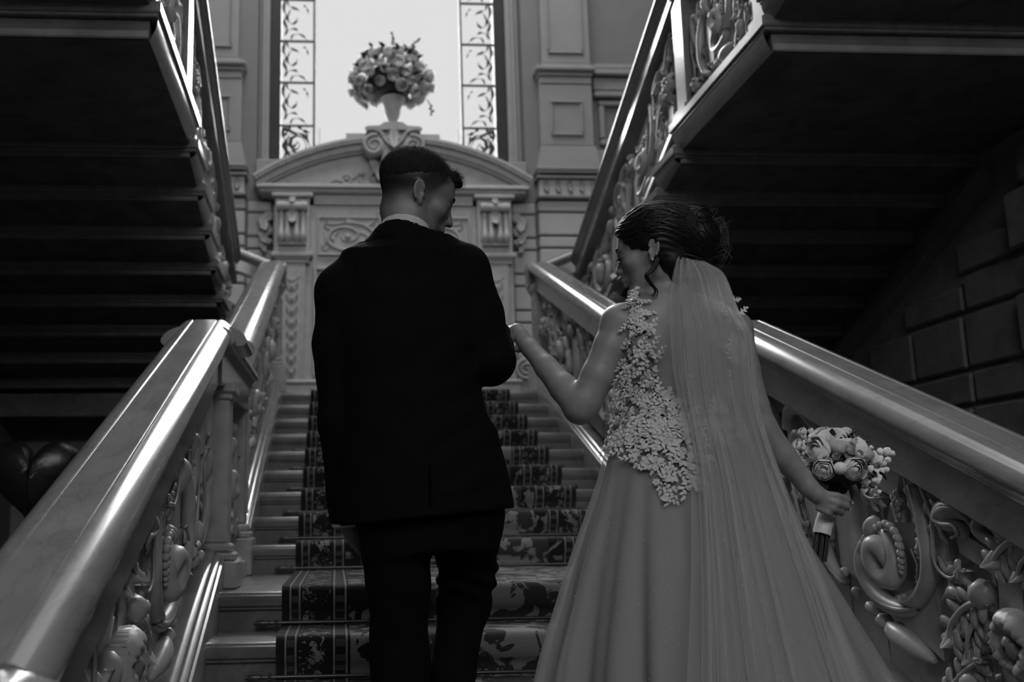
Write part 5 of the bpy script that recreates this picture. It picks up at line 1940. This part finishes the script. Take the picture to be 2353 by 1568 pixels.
# --- bodice: lace panels over the back and front, skirt
XC = .322


def poly_in(poly, x, z):
    c = False; n = len(poly); j = n - 1
    for i in range(n):
        xi, zi = poly[i]; xj, zj = poly[j]
        if (zi > z) != (zj > z) and x < (xj - xi) * (z - zi) / (zj - zi) + xi: c = not c
        j = i
    return c


PL = [(.193, .815), (.178, .728), (.170, .67), (.150, .60), (.10, .56), (.10, .43), (.322, .43), (.318, .478), (.285, .492), (.272, .53), (.266, .560), (.236, .578), (.226, .62), (.222, .67), (.213, .726), (.220, .815)]
PRr = [(2 * XC - x, z) for x, z in PL]
PF = [(.19, .815), (.10, .56), (.10, .43), (.56, .43), (.56, .56), (2 * XC - .19, .815), (2 * XC - .222, .815), (.42, .66), (.322, .60), (.24, .66), (.222, .815)]


def shell(poly, front, name):
    V = []; F = []; idx = {}
    s_ = .006
    x0, x1 = .08, .58
    for i in range(int((x1 - x0) / s_)):
        for k in range(int(.42 / s_)):
            x, z = x0 + i * s_, .42 + k * s_
            if not poly_in(poly, x, z): continue
            o, n_ = on_back(x, z, front)
            if o is None: continue
            if (o.y > -1.06) != front and abs(o.y + 1.12) > .075: continue
            if n_.y * (1 if front else -1) < 0: n_ = -n_
            # keep off the arms
            if (x < .155 and z > .53) or (not front and x > .465): continue
            if z < .74 and float(loft(np.array([[o.x, o.y, o.z]], np.float32), b_rows, .0, .80)[0]) > .02: continue
            idx[(i, k)] = len(V); V.append(tuple(o + n_ * .0045))
    for (i, k), a in idx.items():
        q = [idx.get((i + 1, k)), idx.get((i + 1, k + 1)), idx.get((i, k + 1))]
        if None in q: continue
        f = (a, q[0], q[1], q[2])
        if max(abs(V[f[0]][1] - V[t][1]) for t in f) > .05: continue
        F.append(f)
    used = sorted({i for f in F for i in f}); mp = {u: n for n, u in enumerate(used)}
    return mesh(name, [V[u] for u in used], [tuple(mp[i] for i in f) for f in F], 'net', br, 180)


bp_l = shell(PL, False, 'bodice_panel')
bp_r = shell(PRr, False, 'bodice_panel')
bp_f = shell(PF, True, 'bodice_panel')

sk_rows = [(.485, .312, .149, .096, -1.13), (.45, .312, .160, .104, -1.132), (.41, .312, .182, .118, -1.135), (.326, .318, .213, .145, -1.14), (.136, .330, .300, .215, -1.16), (-.079, .345, .388, .285, -1.18), (-.30, .360, .46, .35, -1.21), (-.54, .372, .53, .42, -1.25)]
_z = [r[0] for r in sk_rows[::-1]]


def skirt_pt(th, z, amp=1.0, grow=0.0):
    cx, a, b, cy = (np.interp(z, _z, [r[i] for r in sk_rows[::-1]]) for i in (1, 2, 3, 4))
    t = max(0, (.45 - z))
    if math.cos(th) > 0: a = a * (1 - .12 * min(1, t * 4) * math.cos(th))
    pl = 1 + amp * min(.035, t * .06) * (math.sin(17 * th + 1.3 * math.sin(3 * th)) + .5 * math.sin(31 * th + 2 * z))
    return (cx + (a + grow) * pl * math.cos(th), cy + (b + grow) * pl * math.sin(th))


def skirt(name, m, amp, grow, ztop, parent):
    nT, nZ = 220, 30
    V = []; F = []
    for j in range(nZ):
        z = ztop + (-.54 - ztop) * (j / (nZ - 1)) ** .9
        for i in range(nT):
            th = 2 * PI * i / nT
            x, y = skirt_pt(th, z, amp, grow)
            zz = z
            fl = tread_z(y) + .016 + grow
            if zz < fl: zz = fl + .002 * math.sin(9 * th)
            V.append((x, y, zz))
    for i in range(nT):      # the hem falls to whichever step lies below
        th = 2 * PI * i / nT
        x, y = skirt_pt(th, -.56, amp, grow)
        V.append((x, y, tread_z(y) + .016 + grow))
    for j in range(nZ):
        for i in range(nT):
            k = (i + 1) % nT
            F.append((j * nT + i, j * nT + k, (j + 1) * nT + k, (j + 1) * nT + i))
    return mesh(name, V, F, m, parent, 180)


sk = skirt('skirt', 'satin', .8, 0.0, .485, br)


def tulle(name, alpha, col=.75, sparkle=0.0):
    m = bpy.data.materials.new(name); m.use_nodes = True
    nt = m.node_tree; b = nt.nodes['Principled BSDF']; out = nt.nodes['Material Output']
    b.inputs['Base Color'].default_value = (col, col, col, 1); b.inputs['Roughness'].default_value = .8
    b.inputs['Specular IOR Level'].default_value = .15
    tr = nt.nodes.new('ShaderNodeBsdfTransparent')
    tl = nt.nodes.new('ShaderNodeBsdfTranslucent'); tl.inputs['Color'].default_value = (col, col, col, 1)
    m0 = nt.nodes.new('ShaderNodeMixShader'); m0.inputs[0].default_value = .35
    nt.links.new(b.outputs[0], m0.inputs[1]); nt.links.new(tl.outputs[0], m0.inputs[2])
    mx = nt.nodes.new('ShaderNodeMixShader')
    tc = nt.nodes.new('ShaderNodeTexCoord'); ns = nt.nodes.new('ShaderNodeTexNoise')
    mp = nt.nodes.new('ShaderNodeMapping'); mp.inputs['Scale'].default_value = (14, 6, .6)
    nt.links.new(tc.outputs['Object'], mp.inputs[0]); nt.links.new(mp.outputs[0], ns.inputs['Vector']); ns.inputs['Scale'].default_value = 1.0; ns.inputs['Detail'].default_value = 3
    mr = nt.nodes.new('ShaderNodeMapRange'); mr.inputs['From Min'].default_value = .3; mr.inputs['From Max'].default_value = .7
    mr.inputs['To Min'].default_value = alpha * .92; mr.inputs['To Max'].default_value = min(1, alpha * 1.08)
    nt.links.new(ns.outputs['Fac'], mr.inputs['Value']); nt.links.new(mr.outputs[0], mx.inputs[0])
    nt.links.new(tr.outputs[0], mx.inputs[1]); nt.links.new(m0.outputs[0], mx.inputs[2])
    nt.links.new(mx.outputs[0], out.inputs['Surface'])
    return m


M['tulle'] = tulle('skirt_tulle', .45, .5)
M['veil'] = tulle('veil_tulle', .34, .62)
skirt('tulle_overskirt', 'tulle', 1.5, .012, .46, sk)

# covered buttons down the back opening
for k in range(9):
    t = k / 8
    x = .318 - .006 * math.sin(t * 3); z = .585 - .108 * t
    o, n_ = on_back(x, z)
    y = (o.y if o else -1.215) - .006
    MB().ball((x, y, z), .0062, 10, 7, (1, .6, 1)).build('button', 'button', bp_l, 180)

# lace leaves and flowers
lf1 = leafmesh(.022, .0058, 'lace'); lf2 = leafmesh(.016, .0048, 'lace')
fl = MB()
for k in range(6):
    a = 2 * PI * k / 6
    V = []
    for i in range(4):
        t = i / 3
        w = .0048 * math.sin(PI * (.12 + .8 * t))
        c = (math.cos(a) * .012 * t, math.sin(a) * .012 * t)
        V += [(c[0] - math.sin(a) * w, c[1] + math.cos(a) * w, .0015 + .002 * t), (c[0] + math.sin(a) * w, c[1] - math.cos(a) * w, .0015 + .002 * t)]
    fl.add(V, [(0, 1, 3, 2), (2, 3, 5, 4), (4, 5, 7, 6)])
fl.ball((0, 0, .003), .003, 6, 4)
flm = bpy.data.meshes.new('lace_flower'); flm.from_pydata([tuple(v) for v in fl.v], [], fl.f); flm.materials.append(M['lace']); flm.shade_smooth()
sp_ = MB()
for k in range(7):
    t = k / 6; sd = -1 if k % 2 else 1
    bx_, by_ = .002 * math.sin(t * 5), .026 * t
    a = sd * (1.0 - .5 * t) if k < 6 else 0.0
    L_, W_ = .0105 * (1 - .3 * t), .0030 * (1 - .25 * t)
    V_ = []
    for i in range(4):
        v = i / 3; w = W_ * math.sin(PI * (.08 + .84 * v))
        cxx, cyy = bx_ + math.sin(a) * L_ * v, by_ + math.cos(a) * L_ * v
        V_ += [(cxx - math.cos(a) * w, cyy + math.sin(a) * w, .001 + .0022 * math.sin(PI * v)), (cxx + math.cos(a) * w, cyy - math.sin(a) * w, .0005 + .0010 * math.sin(PI * v))]
    sp_.add(V_, [(0, 1, 3, 2), (2, 3, 5, 4), (4, 5, 7, 6)])
sp_.tube([(0, 0, .0008), (.002, .012, .0012), (0, .026, .0008)], [.0007, .0008, .0005], 4)
spm = bpy.data.meshes.new('lace_sprig'); spm.from_pydata([tuple(v) for v in sp_.v], [], sp_.f); spm.materials.append(M['lace'])
gm = MB().ball((0, 0, .002), .0014, 6, 4)
gmm = bpy.data.meshes.new('crystal'); gmm.from_pydata([tuple(v) for v in gm.v], [], gm.f); gmm.materials.append(M['gem'])
DR = [(.113, .44), (.30, .48), (.31, .40), (.285, .30), (.262, .295), (.25, .36), (.235, .30), (.215, .275), (.195, .31), (.20, .37), (.175, .345), (.155, .39), (.12, .40)]
R6 = random.Random(3)


def lace_at(x, z, par, i):
    o, n_ = on_back(x, z)
    if z < .478 or o is None:
        # on the skirt
        best = None
        for th in np.linspace(PI, 2 * PI, 181):
            sx_, sy_ = skirt_pt(th, z, 1.5, .013)
            if best is None or abs(sx_ - x) < best[0]: best = (abs(sx_ - x), sx_, sy_, th)
        o = Vector((best[1], best[2], z)); th = best[3]
        n_ = Vector((math.cos(th) * .6, math.sin(th), .25)).normalized()
    elif n_.y > 0: n_ = -n_
    p = o + n_ * (.0065 + R6.uniform(0, .003))
    kind = R6.random()
    if kind < .80:
        me, nm_ = (spm, 'lace_sprig') if kind < .55 else (lf2, 'lace_leaf')
        ob = link(nm_, me, par, p)
        t = Vector((R6.uniform(-1, 1), 0, R6.uniform(-1.2, .8))); t = (t - n_ * t.dot(n_)).normalized()
        m3 = Matrix((t.cross(n_), t, n_)).transposed()
        ob.rotation_euler = m3.to_euler()
        ob.scale = (R6.uniform(1.0, 1.6),) * 3
    elif kind < .92:
        put(flm, 'lace_flower', par, p, n_, R6.uniform(0, 6), R6.uniform(.55, .9))
    else:
        put(gmm, 'crystal', par, p, n_, 0, R6.uniform(.8, 1.3))


def scatter(poly, par, cnt, x0, x1, z0, z1, seed):
    global R6
    R6 = random.Random(seed)
    n = 0; tries = 0; pts = []
    while n < cnt and tries < 9000:
        tries += 1
        x, z = R6.uniform(x0, x1), R6.uniform(z0, z1)
        if not poly_in(poly, x, z): continue
        if (z > .53 and x < .158) or x > .462: continue
        if any((x - a) ** 2 + (z - b) ** 2 < .0072 ** 2 for a, b in pts[-260:]): continue
        pts.append((x, z)); lace_at(x, z, par, n); n += 1


scatter(PL, bp_l, 290, .12, .325, .43, .81, 1)
scatter(DR, sk, 150, .11, .32, .27, .48, 2)
scatter(PRr, bp_r, 120, .32, .53, .43, .80, 4)
# fine sparkle on the overskirt
mb = MB()
R7 = random.Random(8)
for i in range(420):
    th = R7.uniform(PI * 1.02, 2 * PI * .98); z = R7.uniform(-.25, .42)
    x, y = skirt_pt(th, z, 1.5, .0135)
    if tread_z(y) + .05 > z: continue
    mb.ball((x, y, z), R7.uniform(.0006, .0011), 4, 3)
g = mb.build('sequins', 'gem', sk); g['kind'] = 'stuff'

# --- veil
VEIL = [((0.309, -1.2, 0.899), (0.388, -1.2, 0.884)), ((0.282, -1.225, 0.835), (0.425, -1.225, 0.849)), ((0.263, -1.245, 0.763), (0.449, -1.245, 0.758)), ((0.256, -1.255, 0.695), (0.478, -1.255, 0.689)), ((0.254, -1.26, 0.607), (0.477, -1.26, 0.595)), ((0.26, -1.265, 0.52), (0.48, -1.265, 0.492)), ((0.264, -1.28, 0.444), (0.491, -1.28, 0.401)), ((0.26, -1.31, 0.349), (0.506, -1.31, 0.296)), ((0.237, -1.36, 0.228), (0.512, -1.36, 0.205)), ((0.202, -1.43, 0.097), (0.52, -1.43, 0.087)), ((0.164, -1.5, -0.023), (0.524, -1.5, -0.03)), ((0.127, -1.57, -0.132), (0.527, -1.57, -0.141)), ((0.10, -1.64, -0.25), (0.53, -1.64, -0.26)), ((0.07, -1.70, -0.45), (0.55, -1.70, -0.45)), ((0.05, -1.74, -0.70), (0.57, -1.74, -0.70)), ((0.02, -1.80, -0.775), (0.60, -1.80, -0.775))]
nV, nU = 80, 170
Lp = catmull([v[0] for v in VEIL], nV); Rp = catmull([v[1] for v in VEIL], nV)


def veil_sheet(name, u0, u1, off, seed, amp):
    rv = random.Random(seed)
    waves = [(f, rv.uniform(0, 6.3), rv.uniform(-2.5, 2.5), .55 * (17 / f) ** .75) for f in (9, 15, 23, 34, 49, 71)]
    creases = [(rv.random(), rv.uniform(-.10, .10), rv.uniform(.006, .016), rv.uniform(.3, 1.0)) for _ in range(16)]
    V = []; F = []
    for j in range(nV):
        t = j / (nV - 1)
        a = amp * (.0018 + .012 * min(1, t * 1.3))
        for i in range(nU):
            u = u0 + (u1 - u0) * i / (nU - 1)
            p = Lp[j] + (Rp[j] - Lp[j]) * u
            g_ = sum(w * math.sin(f * u + ph + s_ * t) for f, ph, s_, w in waves)
            dx = 0.0
            for c0, sl_, wd, am in creases:      # narrow folds where the net doubles over itself
                q = (u - c0 - sl_ * t) / wd
                if abs(q) < 4:
                    e_ = math.exp(-q * q / 2)
                    g_ += .8 * am * e_
                    dx += am * .016 * q * e_ * (.4 + .6 * t) * -1.0
            y = p[1] + off - a * g_ - a * 1.2
            y += .02 * max(0, u - .7) ** 2 / .09 * min(1, t * 6)
            z = max(p[2], tread_z(y) + .03)
            V.append((p[0] + dx, y, z))
    for j in range(nV - 1):
        for i in range(nU - 1):
            F.append((j * nU + i, j * nU + i + 1, (j + 1) * nU + i + 1, (j + 1) * nU + i))
    return mesh(name, V, F, 'veil', br, 180)


ve = veil_sheet('veil', 0, 1, 0, 4, 1.0)
v2 = veil_sheet('veil_under_layer', .10, 1.0, .012, 23, 1.0)
mb = MB()
mb.tube([(.312, -1.192, .902), (.335, -1.197, .905), (.365, -1.197, .897), (.385, -1.192, .888)], [.003, .004, .004, .003], 7)
mb.build('veil_comb', 'hair_dark', ve, 60)

# ------------------------------------------------------------------ bouquet in her right hand
bq = empty('bridal_bouquet', (.70, -1.11, .26), 'small round bouquet of white ranunculus and roses with ribbon-wrapped stems', 'bouquet')
rz = [blossom(.030, 4, 'petal', 'ranunculus', seed=i) for i in range(2)]
rs = [blossom(.034, 3, 'petal', 'white_rose', seed=5 + i) for i in range(2)]
pm = blossom(.011, 2, 'petal', 'pompom', seed=12)
bd = MB().ball((0, 0, 0), .0165, 12, 8, (1, 1, 1.1)); bdm = bpy.data.meshes.new('bud'); bdm.from_pydata([tuple(v) for v in bd.v], [], bd.f); bdm.materials.append(M['petal']); bdm.shade_smooth()
bcen = Vector((.745, -1.095, .372))
for (x, y, z, me, nm_, sc) in ((.666, -1.165, .353, rz[0], 'ranunculus', .92), (.741, -1.175, .354, rz[1], 'ranunculus', 1.0), (.703, -1.178, .356, bdm, 'flower_bud', 1.0), (.668, -1.135, .404, rs[0], 'white_rose', 1.0), (.734, -1.13, .425, rs[1], 'white_rose', 1.1), (.790, -1.125, .405, rs[0], 'white_rose', 1.0), (.745, -1.10, .445, rs[1], 'white_rose', 1.0), (.700, -1.10, .440, rs[0], 'white_rose', .9), (.825, -1.09, .385, rs[1], 'white_rose', .8), (.78, -1.05, .42, rs[0], 'white_rose', 1.0), (.70, -1.04, .41, rs[1], 'white_rose', 1.0), (.76, -1.02, .36, rs[0], 'white_rose', 1.0), (.68, -1.05, .36, rs[1], 'white_rose', .9), (.82, -1.04, .35, rs[1], 'white_rose', .9)):
    d = (Vector((x, y, z)) - bcen)
    put(me, nm_, bq, (x, y, z), d if nm_ != 'ranunculus' else (d + Vector((0, -.08, .0))), R6.uniform(0, 6), sc)
R8 = random.Random(4)
for (cx_, cy_, cz_, n_, sp_) in ((.650, -1.12, .445, 5, .020), (.634, -1.12, .395, 5, .020), (.640, -1.11, .425, 4, .015), (.880, -1.085, .385, 6, .020), (.855, -1.10, .355, 6, .022), (.825, -1.125, .338, 6, .022), (.812, -1.12, .315, 5, .018), (.84, -1.11, .40, 5, .02), (.75, -1.165, .40, 7, .018), (.775, -1.14, .375, 6, .02), (.69, -1.155, .385, 4, .015), (.62, -1.10, .41, 4, .016)):
    for k in range(n_):
        p = Vector((cx_ + R8.uniform(-1, 1) * sp_, cy_ + R8.uniform(-1, 1) * sp_ * .6, cz_ + R8.uniform(-1, 1) * sp_))
        put(pm, 'pompom', bq, p, p - bcen, R8.uniform(0, 6), R8.uniform(.6, 1.1))
lm2 = leafmesh(.05, .010)
for k in range(90):
    th = R8.uniform(0, 2 * PI); zz = R8.uniform(-1, .9)
    d = Vector((math.sqrt(1 - zz * zz) * math.cos(th) * 1.15, math.sqrt(1 - zz * zz) * math.sin(th) * .8, zz * .75))
    p = bcen + d * R8.uniform(.035, .075)
    o = link('leaf', lm2, bq, p); o.rotation_euler = (d + Vector((R8.uniform(-.5, .5), R8.uniform(-.5, .5), R8.uniform(-.5, .5)))).to_track_quat('Y', 'Z').to_euler(); o.scale = (R8.uniform(.7, 1.1),) * 3
mb = MB(); mb.ball(tuple(bcen + Vector((0, .005, -.01))), .062, 14, 9, (1.25, .85, .85)); mb.build('greenery_core', 'foliage', bq, 60)
stem_p = [(.733, -1.10, .33), (.700, -1.115, .262), (.672, -1.122, .207), (.648, -1.13, .121)]
for k in range(14):
    a = k * 2.4; r = .0045 * math.sqrt(k)
    pts = [(x + r * (1.0 if i < 2 else 1.15) * math.cos(a), y + r * math.sin(a), z + R8.uniform(-.012, .012) * (i == 3)) for i, (x, y, z) in enumerate(stem_p)]
    MB().tube(pts, [.0034] * 4, 6).build('stem', 'stem', bq, 60)
P = catmull(stem_p[1:], 16)[1:10]
MB().tube([tuple(p) for p in P], [.0215 + .0008 * (k % 2) for k in range(9)], 16).build('ribbon_wrap', 'ribbon', bq, 35)
